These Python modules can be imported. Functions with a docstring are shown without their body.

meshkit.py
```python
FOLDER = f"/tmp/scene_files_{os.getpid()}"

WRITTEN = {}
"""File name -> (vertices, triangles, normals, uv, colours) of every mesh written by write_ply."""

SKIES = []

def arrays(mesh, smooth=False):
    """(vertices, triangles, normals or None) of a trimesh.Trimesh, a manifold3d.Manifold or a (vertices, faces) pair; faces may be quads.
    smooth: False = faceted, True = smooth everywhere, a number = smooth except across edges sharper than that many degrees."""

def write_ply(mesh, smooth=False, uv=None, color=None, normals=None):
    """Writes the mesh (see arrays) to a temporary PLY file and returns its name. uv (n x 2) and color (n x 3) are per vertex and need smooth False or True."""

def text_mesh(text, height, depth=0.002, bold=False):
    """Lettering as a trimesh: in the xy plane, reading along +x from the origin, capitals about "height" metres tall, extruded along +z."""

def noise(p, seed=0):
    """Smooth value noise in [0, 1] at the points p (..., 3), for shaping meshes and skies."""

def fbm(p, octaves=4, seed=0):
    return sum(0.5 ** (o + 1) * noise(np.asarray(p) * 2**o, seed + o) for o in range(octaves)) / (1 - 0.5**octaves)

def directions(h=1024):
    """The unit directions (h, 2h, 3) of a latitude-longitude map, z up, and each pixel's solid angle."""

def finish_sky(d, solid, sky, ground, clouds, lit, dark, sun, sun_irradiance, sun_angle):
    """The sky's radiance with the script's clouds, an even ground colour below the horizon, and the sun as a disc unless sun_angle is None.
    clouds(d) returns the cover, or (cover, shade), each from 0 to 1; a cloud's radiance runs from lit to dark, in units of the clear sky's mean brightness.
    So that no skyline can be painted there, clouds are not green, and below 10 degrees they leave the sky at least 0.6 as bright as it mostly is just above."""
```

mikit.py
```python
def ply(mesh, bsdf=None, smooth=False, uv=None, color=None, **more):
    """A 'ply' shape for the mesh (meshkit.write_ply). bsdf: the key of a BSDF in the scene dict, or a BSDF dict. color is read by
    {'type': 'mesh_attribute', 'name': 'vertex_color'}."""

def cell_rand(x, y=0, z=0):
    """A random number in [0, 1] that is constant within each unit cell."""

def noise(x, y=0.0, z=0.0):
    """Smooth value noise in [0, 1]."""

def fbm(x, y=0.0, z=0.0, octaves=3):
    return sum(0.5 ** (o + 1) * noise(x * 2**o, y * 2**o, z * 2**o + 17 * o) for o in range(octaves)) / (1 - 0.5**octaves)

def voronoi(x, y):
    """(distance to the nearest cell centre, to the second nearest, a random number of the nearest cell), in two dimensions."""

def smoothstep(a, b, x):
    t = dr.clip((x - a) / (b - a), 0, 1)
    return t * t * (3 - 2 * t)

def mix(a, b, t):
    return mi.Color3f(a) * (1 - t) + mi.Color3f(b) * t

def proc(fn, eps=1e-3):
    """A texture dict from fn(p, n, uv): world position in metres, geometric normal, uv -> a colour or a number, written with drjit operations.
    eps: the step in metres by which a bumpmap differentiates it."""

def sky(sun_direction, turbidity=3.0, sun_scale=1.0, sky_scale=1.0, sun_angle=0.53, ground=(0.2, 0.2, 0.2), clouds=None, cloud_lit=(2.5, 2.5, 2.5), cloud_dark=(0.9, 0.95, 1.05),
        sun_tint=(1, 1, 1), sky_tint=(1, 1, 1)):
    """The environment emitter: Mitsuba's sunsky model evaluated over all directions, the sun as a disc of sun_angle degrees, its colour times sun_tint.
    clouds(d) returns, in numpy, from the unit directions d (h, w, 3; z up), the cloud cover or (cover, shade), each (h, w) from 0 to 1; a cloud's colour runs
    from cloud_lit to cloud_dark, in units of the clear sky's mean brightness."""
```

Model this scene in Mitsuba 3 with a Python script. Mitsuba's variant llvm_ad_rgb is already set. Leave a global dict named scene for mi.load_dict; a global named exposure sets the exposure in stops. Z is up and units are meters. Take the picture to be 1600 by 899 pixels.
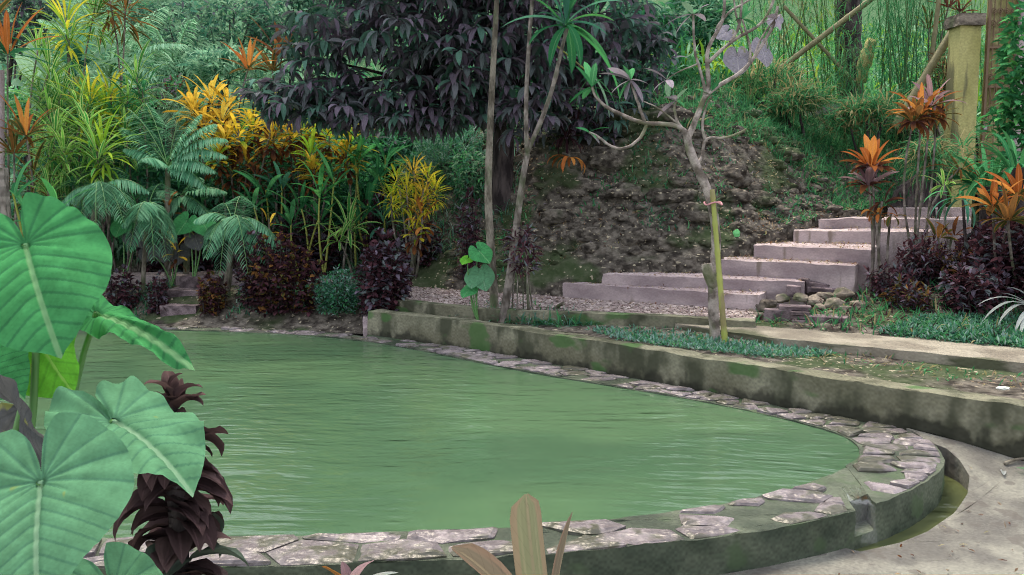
import math, random
import numpy as np
import trimesh, shapely
from shapely.geometry import Polygon, LineString, Point, MultiPoint
from shapely.ops import unary_union
from scipy.interpolate import splprep, splev
import drjit as dr
import mitsuba as mi
import mikit, meshkit
from mikit import noise, fbm, voronoi, cell_rand, smoothstep, mix

T = mi.ScalarTransform4f
scene, labels = {}, {}
rng = np.random.default_rng(7)
random.seed(7)

# ---------------------------------------------------------------- camera, sky, exposure
EYE = np.array([0.0, 0.0, 1.5])
PITCH = math.radians(6.18)
FPX = 1386.0                      # focal length for a 1600 pixel wide picture: 60 degrees across
FWD = np.array([0, math.cos(PITCH), -math.sin(PITCH)])
UPV = np.array([0, math.sin(PITCH), math.cos(PITCH)])
scene['camera'] = {'type': 'perspective', 'fov': 60.0, 'fov_axis': 'x', 'near_clip': 0.05, 'far_clip': 500.0,
                   'to_world': T().look_at(origin=EYE.tolist(), target=(EYE + FWD).tolist(), up=[0, 0, 1])}
scene['sky'] = mikit.sky([-0.12, 0.42, 0.9], turbidity=3, sun_scale=0.30, sun_angle=24, clouds=lambda d: 1.0,
                         cloud_lit=(1.22, 1.24, 1.34), sun_tint=(.97, 1, 1.03))
exposure = 3.42

# ---------------------------------------------------------------- small helpers
def at(px, py, z=None, Y=None):
    """where the sight line of a photo pixel meets the level z, or the depth Y (used to survey the place)"""
    d = FWD + (px - 800) / FPX * np.array([1.0, 0, 0]) - (py - 449.5) / FPX * UPV
    t = (z - EYE[2]) / d[2] if Y is None else Y / d[1]
    return EYE + t * d

def numbered(key):
    if key not in taken:
        taken[key] = 0
        return key
    taken[key] += 1
    return f'{key}_{taken[key]:03d}'
taken = {}

def thing(name, label, cat, group=None, kind=None):
    key = numbered(name)
    labels[key] = {'label': label, 'category': cat}
    if group: labels[key]['group'] = group
    if kind: labels[key]['kind'] = kind
    return key

def shape(mesh, bsdf, smooth, uv):
    if smooth and smooth is not True:
        mesh, smooth = crisp(mesh), True
    return mikit.ply(mesh, bsdf, smooth=smooth, uv=uv)

def struct(name, mesh, bsdf, label, cat='ground', smooth=False, uv=None):
    scene[name] = shape(mesh, bsdf, smooth, uv)
    labels[name] = {'label': label, 'category': cat, 'kind': 'structure'}
    return name

def part(parent, name, mesh, bsdf, smooth=False, uv=None, label=None, kind=None):
    key = numbered(parent + '__' + name)
    scene[key] = shape(mesh, bsdf, smooth, uv)
    if label or kind:
        labels[key] = {}
        if label: labels[key]['label'] = label
        if kind: labels[key]['kind'] = kind
    return key

def whole(key, mesh, bsdf, smooth=False, uv=None):
    scene[key] = shape(mesh, bsdf, smooth, uv)

def join(ms):
    return trimesh.util.concatenate([trimesh.Trimesh(m[0], m[1], process=False) if isinstance(m, tuple) else m for m in ms])

def box(sx, sy, sz, c=(0, 0, 0), rz=0.0, bev=0.0):
    if bev:
        import manifold3d as m3
        b = m3.Manifold.hull_points(np.array([[i * (sx / 2 - (0 if k == 0 else bev)), j * (sy / 2 - (0 if k == 1 else bev)), l * (sz / 2 - (0 if k == 2 else bev))]
                                              for i in (-1, 1) for j in (-1, 1) for l in (-1, 1) for k in (0, 1, 2)]))
        mm = b.to_mesh()
        m = trimesh.Trimesh(mm.vert_properties[:, :3], mm.tri_verts, process=False)
    else:
        m = trimesh.creation.box((sx, sy, sz))
    if rz: m.apply_transform(trimesh.transformations.rotation_matrix(rz, [0, 0, 1]))
    m.apply_translation(c)
    return m

def tube(pts, rad, sides=7, cap=True):
    P = np.asarray(pts, float)
    n = len(P)
    R = np.broadcast_to(np.asarray(rad, float), (n,)) if np.ndim(rad) else np.full(n, rad)
    tan = np.gradient(P, axis=0)
    tan /= np.linalg.norm(tan, axis=1, keepdims=True) + 1e-9
    ref = np.array([1.0, 0, 0]) if abs(tan[0][0]) < 0.8 else np.array([0, 1.0, 0])
    V = []
    for i in range(n):
        a = ref - tan[i] * (ref @ tan[i]); a /= np.linalg.norm(a) + 1e-9
        b = np.cross(tan[i], a); ref = a
        th = np.arange(sides) / sides * 2 * math.pi
        V.append(P[i] + R[i] * (np.cos(th)[:, None] * a + np.sin(th)[:, None] * b))
    V = np.vstack(V)
    i, j = np.meshgrid(np.arange(n - 1), np.arange(sides), indexing='ij')
    a = i * sides + j; b = i * sides + (j + 1) % sides
    F = np.vstack([np.stack([a, b, b + sides], -1).reshape(-1, 3), np.stack([a, b + sides, a + sides], -1).reshape(-1, 3)])
    if cap:
        V = np.vstack([V, P[0], P[-1]])
        k = np.arange(sides)
        F = np.vstack([F, np.stack([(k + 1) % sides, k, k * 0 + n * sides], 1), np.stack([k + (n - 1) * sides, (k + 1) % sides + (n - 1) * sides, k * 0 + n * sides + 1], 1)])
    return trimesh.Trimesh(V, F, process=False)

def curve(pts, n=12):
    P = np.asarray(pts, float)
    if len(P) < 3:
        return np.linspace(P[0], P[-1], n)
    t, _ = splprep(P.T, s=0, k=min(3, len(P) - 1))
    return np.array(splev(np.linspace(0, 1, n), t)).T

def prism(poly, z0, z1):
    """straight prism over a shapely polygon, z0 to z1"""
    ms = []
    for g in getattr(poly, 'geoms', [poly]):
        if g.area < 1e-5: continue
        m = trimesh.creation.extrude_polygon(g, z1 - z0, engine='earcut')
        m.apply_translation([0, 0, z0]); ms.append(m)
    return join(ms)

def wavy(m, edge, amp, scale, seed=0):
    """subdivide to an edge length and roughen"""
    v, f = trimesh.remesh.subdivide_to_size(m.vertices, m.faces, edge, max_iter=12)
    m = trimesh.Trimesh(v, f, process=True)
    m.merge_vertices()
    q = m.vertices
    d = np.stack([meshkit.fbm(q * scale + 11 * k, 3, seed + k) - .5 for k in range(3)], -1)
    m.vertices = q + 2 * amp * d
    return m

def crisp(m):
    """split the vertices where faces look along different axes, so smooth shading keeps a block's edges"""
    n = np.cross(m.vertices[m.faces[:, 1]] - m.vertices[m.faces[:, 0]], m.vertices[m.faces[:, 2]] - m.vertices[m.faces[:, 0]])
    up = np.abs(n[:, 2]) > .65 * np.linalg.norm(n, axis=1)
    ax = np.where(up, 4 + (n[:, 2] > 0), np.argmax(np.abs(n[:, :2]), 1) * 2 + (np.take_along_axis(n, np.argmax(np.abs(n[:, :2]), 1)[:, None], 1)[:, 0] > 0))
    key = (m.faces * 6 + ax[:, None]).ravel()
    uq, inv = np.unique(key, return_inverse=True)
    return trimesh.Trimesh(m.vertices[uq // 6], inv.reshape(-1, 3), process=False)

# ---------------------------------------------------------------- materials
def tex(fn, eps=1e-3): return mikit.proc(fn, eps)
def bumped(b, fn, scale, eps=2e-3): return {'type': 'bumpmap', 'arbitrary': {**tex(fn, eps)}, 'scale': scale, 'bsdf': b}
def solid(fn, rough=.8, spec=.3): return {'type': 'principled', 'base_color': tex(fn) if callable(fn) else {'type': 'rgb', 'value': list(fn)}, 'roughness': rough, 'specular': spec}
def two(b): return {'type': 'twosided', 'bsdf': b}

def f_wall(p, n, uv):
    a = fbm(p.x * 2.2, p.y * 2.2, p.z * 3.0, 4)
    b = fbm(p.x * 6 + 9, p.y * 6, p.z * 1.6, 4)
    g = noise(p.x * 60, p.y * 60, p.z * 60)
    c = mix((.125, .125, .085), (.225, .225, .165), smoothstep(.35, .7, a)) * (.75 + .5 * g)
    c = mix(c, (.040, .046, .028), smoothstep(.46, .62, b * .62 + a * .4) * .9)
    damp = fbm(p.x * 4 + 2, p.y * 4, p.z * 3, 4)          # a moss and slime crust with a ragged upper edge along the foot of the wall
    c = mix(c, (.020, .022, .015), smoothstep(.0, .09, .16 * damp + .16 * fbm(p.x * 17, p.y * 17, p.z * 9, 3) - .075 - p.z) * .85)
    return mix(c, (.05, .12, .035), smoothstep(.58, .68, fbm(p.x * 3 + 4, p.y * 3, p.z * 5 + 2, 3)) * .8)
def f_cope(p, n, uv):
    a = fbm(p.x * 5, p.y * 5, p.z * 5, 4)
    g = noise(p.x * 80, p.y * 80, p.z * 80)
    c = mix((.030, .044, .030), (.085, .105, .074), smoothstep(.3, .7, a)) * (.7 + .6 * g)
    return mix(c, (.050, .085, .040), smoothstep(.58, .74, fbm(p.x * 7 + 3, p.y * 7, p.z * 7, 3)) * .7)
def f_stone(p, n, uv):
    a = fbm(p.x * 4, p.y * 4, 0, 3)
    b = fbm(p.x * 16 + 5, p.y * 16, p.z * 16, 4)
    g = noise(p.x * 120, p.y * 120, p.z * 120)
    c = mix((.118, .104, .112), (.265, .235, .255), smoothstep(.3, .72, b)) * (.80 + .40 * g)
    c = mix(c, (0.068, 0.070, 0.052), smoothstep(.46, .64, a * .5 + b * .55))
    return c
def f_apron(p, n, uv):
    a = fbm(p.x * 1.3, p.y * 1.3, 0, 4)
    b = fbm(p.x * 5 + 3, p.y * 5, p.z * 5, 4)
    g = noise(p.x * 90, p.y * 90, p.z * 90)
    c = mix((.108, .106, .098), (.205, .205, .178), smoothstep(.3, .7, b)) * (.8 + .4 * g)
    c = mix(c, (0.163, 0.178, 0.104), smoothstep(.5, .68, a) * .55)
    return mix(c, (0.089, 0.081, 0.074), smoothstep(.62, .72, fbm(p.x * 11, p.y * 11 + 7, 0, 3)) * .6)
def f_path(p, n, uv):
    b = fbm(p.x * 4 + 3, p.y * 4, p.z * 4, 4)
    g = noise(p.x * 70, p.y * 70, p.z * 70)
    c = mix((0.156, 0.140, 0.113), (0.265, 0.246, 0.199), smoothstep(.3, .7, b)) * (.8 + .4 * g)
    return mix(c, (0.055, 0.066, 0.035), smoothstep(.55, .68, fbm(p.x * 2, p.y * 2 + 5, p.z * 9, 4)) * .85)
def f_step(p, n, uv):
    b = fbm(p.x * 2.5, p.y * 2.5, p.z * 4, 4)
    s = fbm(p.x * 14, p.y * 14, p.z * 1.2, 3)
    g = noise(p.x * 70, p.y * 70, p.z * 70)
    c = mix((.255, .208, .222), (.42, .355, .362), smoothstep(.3, .7, b)) * (.85 + .3 * g)
    return mix(c, (0.160, 0.132, 0.104), smoothstep(.58, .72, s * .6 + b * .4) * .8)
def f_pebble(p, n, uv):
    d1, d2, r = voronoi(p.x * 16 + p.z * 9, p.y * 16 + p.z * 12)
    g = noise(p.x * 30, p.y * 30)
    c = mix((0.216, 0.166, 0.166), (0.446, 0.389, 0.374), r) * (.75 + .5 * g)
    return mix((0.094, 0.072, 0.061), c, smoothstep(.03, .16, d2 - d1))
def f_soil(p, n, uv):
    a = fbm(p.x * 1.7, p.y * 1.7, p.z * 1.7, 4)
    b = fbm(p.x * 14, p.y * 14, p.z * 14, 4)
    g = noise(p.x * 60, p.y * 60, p.z * 60)
    c = mix((.034, .030, .026), (.165, .150, .128), smoothstep(.28, .75, b)) * (.7 + .6 * g)
    c = mix(c, (.045, .075, .030), smoothstep(.50, .64, a) * .75)
    far = smoothstep(12.3, 14.2, p.y + 2.5 * (a - .5) - .35 * dr.maximum(p.x - 3, 0))
    c = mix(c, mix((.030, .085, .035), (.10, .20, .10), b), far)
    return mix(c, (.42, .38, .28), smoothstep(.80, .88, noise(p.x * 33 + 5, p.y * 33, p.z * 33)) * .8)
def f_bark(p, n, uv):
    b = fbm(p.x * 18, p.y * 18, p.z * 6, 4)
    g = noise(p.x * 90, p.y * 90, p.z * 40)
    c = mix((.075, .066, .050), (.225, .205, .170), smoothstep(.3, .7, b)) * (.75 + .5 * g)
    return mix(c, (.08, .12, .05), smoothstep(.55, .7, fbm(p.x * 5, p.y * 5, p.z * 3, 3)) * .7)
def f_darkbark(p, n, uv):
    b = fbm(p.x * 20, p.y * 20, p.z * 5, 4)
    return mix((.018, .014, .016), (.085, .07, .07), smoothstep(.3, .75, b))
def f_greystem(p, n, uv):
    b = fbm(p.x * 25, p.y * 25, p.z * 9, 3)
    r = smoothstep(.30, .5, noise(p.z * 28, p.x * 2, p.y * 2))
    c = mix((.085, .072, .060), (.265, .235, .215), smoothstep(.25, .7, b)) * (.66 + .34 * r)
    return mix(c, (.07, .10, .045), smoothstep(.52, .68, fbm(p.x * 7, p.y * 7, p.z * 4, 3)) * .6)
def f_rock(p, n, uv):
    b = fbm(p.x * 9, p.y * 9, p.z * 9, 4)
    g = noise(p.x * 60, p.y * 60, p.z * 60)
    c = mix((.075, .064, .055), (.235, .205, .170), smoothstep(.3, .7, b)) * (.75 + .5 * g)
    return mix(c, (.06, .08, .04), smoothstep(.56, .68, fbm(p.x * 4, p.y * 4, p.z * 4 + 3, 3)) * .7)
def f_block(p, n, uv):
    b = fbm(p.x * 12, p.y * 12, p.z * 12, 4)
    g = noise(p.x * 110, p.y * 110, p.z * 110)
    return mix((.070, .054, .060), (.215, .170, .185), smoothstep(.3, .7, b)) * (.7 + .6 * g)
def f_pillar(p, n, uv):
    a = fbm(p.x * 4, p.y * 4, p.z * 1.2, 4)
    c = mix((0.288, 0.280, 0.104), (0.416, 0.400, 0.176), smoothstep(.3, .7, a)) * (.85 + .3 * noise(p.x * 50, p.y * 50, p.z * 50))
    return mix(c, (0.104, 0.104, 0.064), smoothstep(.56, .72, fbm(p.x * 9, p.y * 9, p.z * 1.0 + 4, 4)) * .8)
def f_gate(p, n, uv):
    a = fbm(p.x * 7, p.y * 7, p.z * 1.6, 4)
    c = mix((.235, .225, .085), (.345, .325, .160), smoothstep(.35, .65, a)) * (.8 + .4 * noise(p.x * 60, p.y * 60, p.z * 30))
    return mix(c, (0.136, 0.080, 0.048), smoothstep(.56, .7, fbm(p.x * 5, p.y * 5 + 3, p.z * 5, 3)) * .6)
def f_bamboo(p, n, uv):
    b = fbm(p.x * 10, p.y * 10, p.z * 3, 3)
    c = mix((.23, .29, .055), (.40, .42, .11), b)
    return mix(c, (.22, .17, .09), smoothstep(.58, .7, fbm(p.x * 6, p.y * 6, p.z * 2 + 7, 3)) * .8)

def f_waterbump(p, n, uv):
    x = p.x + .35 * fbm(p.x * 1.5, p.y * 1.5, 0, 2)
    y = p.y + .25 * fbm(p.x * 1.1 + 9, p.y * 1.4, 0, 2)
    return fbm(x * 2.6, y * 8.0, 0, 3) * .9 + .45 * fbm(x * 8 + 7, y * 24.0, 0, 3)
def f_water(p, n, uv):
    a = fbm(p.x * .8, p.y * 1.2, 0, 3)
    b = fbm(p.x * 2.0 + 5, p.y * 6.0, 0, 3)
    return mix((.060, .122, .068), (.082, .156, .082), smoothstep(.3, .7, a)) * (.92 + .16 * b)
def f_moss(p, n, uv):
    a = fbm(p.x * 9, p.y * 9, p.z * 9, 3)
    return mix((.055, .075, .03), (.16, .20, .06), a)

scene['m_wall'] = bumped(solid(f_wall, .85), lambda p, n, uv: fbm(p.x * 22, p.y * 22, p.z * 22, 3), .012)
scene['m_wallstone'] = solid(f_darkbark, .9)
scene['m_cope'] = solid(f_cope, .6)
scene['m_stone'] = bumped(solid(f_stone, .40, .5), lambda p, n, uv: fbm(p.x * 20, p.y * 20, p.z * 20, 3), .02)
scene['m_apron'] = bumped(solid(f_apron, .75), lambda p, n, uv: fbm(p.x * 20, p.y * 20, p.z * 20, 3), .01)
scene['m_path'] = bumped(solid(f_path, .85), lambda p, n, uv: fbm(p.x * 25, p.y * 25, p.z * 25, 3), .012)
scene['m_step'] = solid(f_step, .85)
scene['m_pebble'] = solid(f_pebble, .8)
scene['m_soil'] = bumped(solid(f_soil, .95, .1), lambda p, n, uv: fbm(p.x * 18, p.y * 18, p.z * 18, 4), .05)
scene['m_bark'] = solid(f_bark, .85)
scene['m_darkbark'] = solid(f_darkbark, .85)
scene['m_greystem'] = solid(f_greystem, .75)
scene['m_rock'] = bumped(solid(f_rock, .9), lambda p, n, uv: fbm(p.x * 30, p.y * 30, p.z * 30, 3), .02)
scene['m_block'] = solid(f_block, .85)
scene['m_pillar'] = solid(f_pillar, .85)
scene['m_gate'] = solid(f_gate, .6)
scene['m_bamboo'] = solid(f_bamboo, .4, .5)
scene['m_pole'] = solid(lambda p, n, uv: mix((.10, .095, .05), (.26, .24, .13), fbm(p.x * 8, p.y * 8, p.z * 4, 4)), .6)
scene['m_culm'] = solid((.075, .140, .045), .5)
scene['m_moss'] = solid(f_moss, .9)
scene['m_iron'] = solid((.16, .11, .07), .6)
scene['m_steel'] = {'type': 'principled', 'base_color': {'type': 'rgb', 'value': [.3, .3, .3]}, 'metallic': .9, 'roughness': .35}
scene['m_tie'] = solid((.62, .30, .33), .6)
scene['m_water'] = {'type': 'bumpmap', 'arbitrary': tex(f_waterbump, 4e-3), 'scale': .013,
                    'bsdf': {'type': 'roughplastic', 'diffuse_reflectance': tex(f_water), 'int_ior': 1.33, 'alpha': .015, 'nonlinear': False}}

# ---- leaves: one colour table; uv = (table row + across, leaf number + along)
PAL, ROW = [], {}
def pal(name, base, alt=None, altp=.0, tip=None, tipw=0., rib=None, ribw=0., var=.35, edge=None, edgew=0.):
    ROW[name] = len(PAL)
    PAL.append(list(base) + list(alt or base) + [altp] + list(tip or base) + [tipw] + list(rib or base) + [ribw, var] + list(edge or base) + [edgew])
pal('emerald', (.040, .200, .080), (.075, .285, .110), .35, rib=(.15, .34, .16), ribw=.6)
pal('deep', (.032, .150, .072), (.052, .205, .098), .4)
pal('teal', (.055, .190, .125), (.095, .270, .180), .4)
pal('softgreen', (.170, .340, .220), (.250, .430, .290), .4)  # green paled in its colour to stand in for haze over background foliage
pal('bright', (.085, .350, .110), (.140, .440, .130), .4)
pal('lime', (.220, .430, .040), (.330, .500, .050), .4)
pal('pale', (.260, .520, .330), (.360, .600, .420), .4)  # light leaves, used more widely in place of background haze
pal('variegated', (.060, .270, .060), (.170, .440, .075), .4, rib=(.12, .34, .07), ribw=.3, edge=(.58, .70, .28), edgew=.85)
pal('yellow', (.640, .430, .055), (.700, .540, .090), .4, tip=(.66, .36, .05), tipw=.45, rib=(.44, .52, .06), ribw=.7, var=.5)
pal('yellowgreen', (.340, .520, .050), (.640, .600, .055), .5, tip=(.64, .60, .07), tipw=.5)
pal('crotontop', (.260, .520, .060), (.720, .560, .050), .5, tip=(.74, .48, .05), tipw=.7)
pal('rust', (.130, .055, .030), (.075, .034, .030), .5, tip=(.36, .15, .04), tipw=.5)
pal('orange', (.440, .150, .040), (.540, .250, .060), .4, rib=(.50, .24, .12), ribw=.5, tip=(.36, .10, .05), tipw=.4, var=.5)
pal('pinkgrey', (.330, .220, .250), (.420, .300, .330), .4, rib=(.5, .3, .3), ribw=.4)
pal('bronze', (.070, .090, .032), (.170, .090, .032), .4, edge=(.36, .15, .04), edgew=.6)
pal('maroon', (.055, .026, .034), (.090, .040, .050), .4, rib=(.10, .05, .07), ribw=.5)
pal('plum', (.165, .138, .190), (.110, .140, .145), .40, var=.6, rib=(.24, .22, .28), ribw=.4)  # purple leaf colour, lightened to carry the sky sheen
pal('plumgreen', (.090, .190, .150), (.140, .150, .170), .35, var=.6)
pal('lavender', (.36, .32, .38), (.190, .330, .220), .35)  # grey leaf tone has the glossy sky reflection put into its colour
pal('grass', (.060, .230, .100), (.115, .320, .145), .4, var=.5)
pal('grassblue', (.150, .320, .250), (.270, .400, .370), .5, var=.4)
pal('straw', (.400, .360, .200), (.280, .260, .120), .4, var=.4)
pal('litter', (.420, .330, .230), (.300, .210, .140), .5, var=.6)
pal('spiral', (.070, .046, .050), (.105, .070, .070), .4, rib=(.15, .09, .10), ribw=.5, tip=(.14, .09, .09), tipw=.3)
pal('spiralgreen', (.090, .125, .100), (.120, .090, .095), .4, rib=(.14, .16, .13), ribw=.4)
pal('shoot', (.215, .185, .140), (.215, .230, .140), .4, rib=(.32, .27, .19), ribw=.6, edge=(.30, .20, .15), edgew=.6)
pal('fern', (.120, .350, .205), (.210, .440, .280), .5, var=.35)
pal('bamboo', (.060, .230, .095), (.120, .310, .140), .4, var=.5)
pal('whiteleaf', (.380, .430, .420), (.300, .360, .350), .4, edge=(.6, .6, .6), edgew=.5)
PALA = np.array(PAL, float)
TABLE = [mi.Float(PALA[:, k].astype(np.float32)) for k in range(PALA.shape[1])]
def f_leaf(p, n, uv):
    idf = dr.floor(uv.x)
    a = dr.abs(uv.x - idf - .5) * 2
    leafn = dr.floor(uv.y)
    t = uv.y - leafn
    i = mi.UInt32(dr.clip(idf, 0, len(PAL) - 1))
    g = lambda k: dr.gather(mi.Float, TABLE[k], i)
    g3 = lambda k: mi.Color3f(g(k), g(k + 1), g(k + 2))
    r1, r2 = cell_rand(leafn, idf, 1), cell_rand(leafn, idf, 2)
    c = mix(g3(0), g3(3), dr.select(r1 < g(6), 1.0, 0.0))
    c = mix(c, g3(7), smoothstep(.35, 1, t) * g(10))
    c = c * (1 + g(15) * (r2 - .5) * 1.4)
    streak = noise(a * 9 + leafn * 3, t * 2.0, idf)
    c = mix(c, g3(16), smoothstep(.5, .8, a + .45 * (streak - .5)) * g(19))
    c = mix(c, g3(11), (1 - smoothstep(.05, .13, a)) * g(14))
    vein = dr.abs(dr.sin((t * 9 - a * 2.2) * 3.14159))
    return c * (.88 + .12 * smoothstep(.0, .25, vein)) * (.85 + .3 * streak)
scene['m_leaf'] = {'type': 'principledthin', 'base_color': tex(f_leaf), 'roughness': .40, 'diff_trans': .80, 'eta': 1.5}
scene['m_gloss'] = {'type': 'principledthin', 'base_color': tex(f_leaf), 'roughness': .28, 'diff_trans': .40, 'eta': 1.55}

PROF = {
    'lance': lambda s: np.maximum(.10 * (1 - s), 1.75 * s ** .7 * (1 - s) ** .75),
    'strap': lambda s: np.clip(.45 + s * 2.2, 0, 1) * (1 - s ** 5),
    'blunt': lambda s: np.clip(.5 + s * 1.4, 0, 1) * np.clip((1.002 - s) * 9, .02, 1) ** .6,
    'grass': lambda s: (1 - s ** 1.6),
    'ovate': lambda s: np.maximum(.06 * (1 - s), np.sin(math.pi * np.clip(s, 0, 1) ** .75) ** .9),
    'obov': lambda s: np.maximum(.12 * (1 - s), 1.55 * s ** .85 * (1 - s) ** .42),
    'stalked': lambda s: np.where(s < .2, .07, np.sin(math.pi * np.clip((s - .2) / .8, 0, 1) ** .8) ** .85 + .001),
}
def leaf_arrays(base, az, el, L, W, droop, prof='lance', nseg=6, fold=.25, roll=0., row='emerald', nac=3, wave=0., bend=1.3):
    """N leaves at once: (N, S, A, 3) points and their uv"""
    base = np.atleast_2d(np.asarray(base, float)); N = max(len(base), np.size(az))
    f = lambda x: np.broadcast_to(np.asarray(x, float), (N,)).reshape(N, 1)
    base = np.broadcast_to(base, (N, 3)); az, el, L, W, droop, fold, roll = map(f, (az, el, L, W, droop, fold, roll))
    s = np.linspace(0, 1, nseg + 1)[None]
    th = el - droop * s ** bend
    dr_, dz = np.cos(th), np.sin(th)
    cum = lambda q: np.concatenate([np.zeros((N, 1)), np.cumsum((q[:, 1:] + q[:, :-1]) / 2, 1)], 1) / nseg * L
    r, z = cum(dr_), cum(dz)
    ca, sa = np.cos(az), np.sin(az)
    C = base[:, None] + np.stack([r * ca, r * sa, z], -1)
    one = np.ones_like(th)
    side = np.stack([-sa * one, ca * one, 0 * one], -1)
    nrm = np.stack([-np.sin(th) * ca, -np.sin(th) * sa, np.cos(th)], -1)
    cr, sr = np.cos(roll)[..., None], np.sin(roll)[..., None]
    side, nrm = cr * side + sr * nrm, cr * nrm - sr * side
    w = W / 2 * PROF[prof](s)
    a = np.linspace(-1, 1, nac)
    off = w[..., None] * a
    P = C[:, :, None] + off[..., None] * np.cos(fold)[..., None, None] * side[:, :, None] + (np.abs(off) * np.sin(fold)[..., None])[..., None] * nrm[:, :, None]
    if wave:
        ph = rng.uniform(0, 6.28, (N, 1, 1))
        P = P + ((wave * w)[..., None] * np.abs(a) * np.sin(s[..., None] * 17 + ph + 2 * np.sign(a)))[..., None] * nrm[:, :, None]
    rows = np.array([ROW[x] for x in row]) if isinstance(row, (list, tuple, np.ndarray)) else np.full(N, ROW[row])
    rid = rng.integers(0, 400, N)
    U = rows[:, None, None] + .02 + .96 * (a[None, None] + 1) / 2 + 0 * s[..., None]
    V = rid[:, None, None] + .01 + .97 * s[..., None] + 0 * a
    return P, np.stack([U, V], -1)
def grid_faces(S, A):
    i, j = np.meshgrid(np.arange(S - 1), np.arange(A - 1), indexing='ij')
    q = (i * A + j).ravel()
    return np.vstack([np.stack([q, q + 1, q + A + 1], 1), np.stack([q, q + A + 1, q + A], 1)])
def leaf_mesh(PU):
    """all leaves of these arrays as one mesh and uv"""
    if not isinstance(PU, list): PU = [PU]
    Vs, Fs, Us, k = [], [], [], 0
    for P, U in PU:
        N, S, A = P.shape[:3]
        f = grid_faces(S, A)
        Fs.append((f[None] + (np.arange(N) * S * A)[:, None, None]).reshape(-1, 3) + k)
        Vs.append(P.reshape(-1, 3)); Us.append(U.reshape(-1, 2)); k += N * S * A
    return (np.vstack(Vs), np.vstack(Fs)), np.vstack(Us)
def each_leaf(parent, PU, bsdf='m_leaf', name='leaf'):
    P, U = PU
    f = grid_faces(P.shape[1], P.shape[2])
    for k in range(len(P)):
        part(parent, name, (P[k].reshape(-1, 3), f), bsdf, True, U[k].reshape(-1, 2))
def mass(parent, PU, bsdf='m_leaf', name='foliage', kind=None):
    m, u = leaf_mesh(PU)
    if parent in labels and name is None: whole(parent, m, bsdf, True, u); return parent
    return part(parent, name, m, bsdf, True, u, kind=kind)

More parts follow.
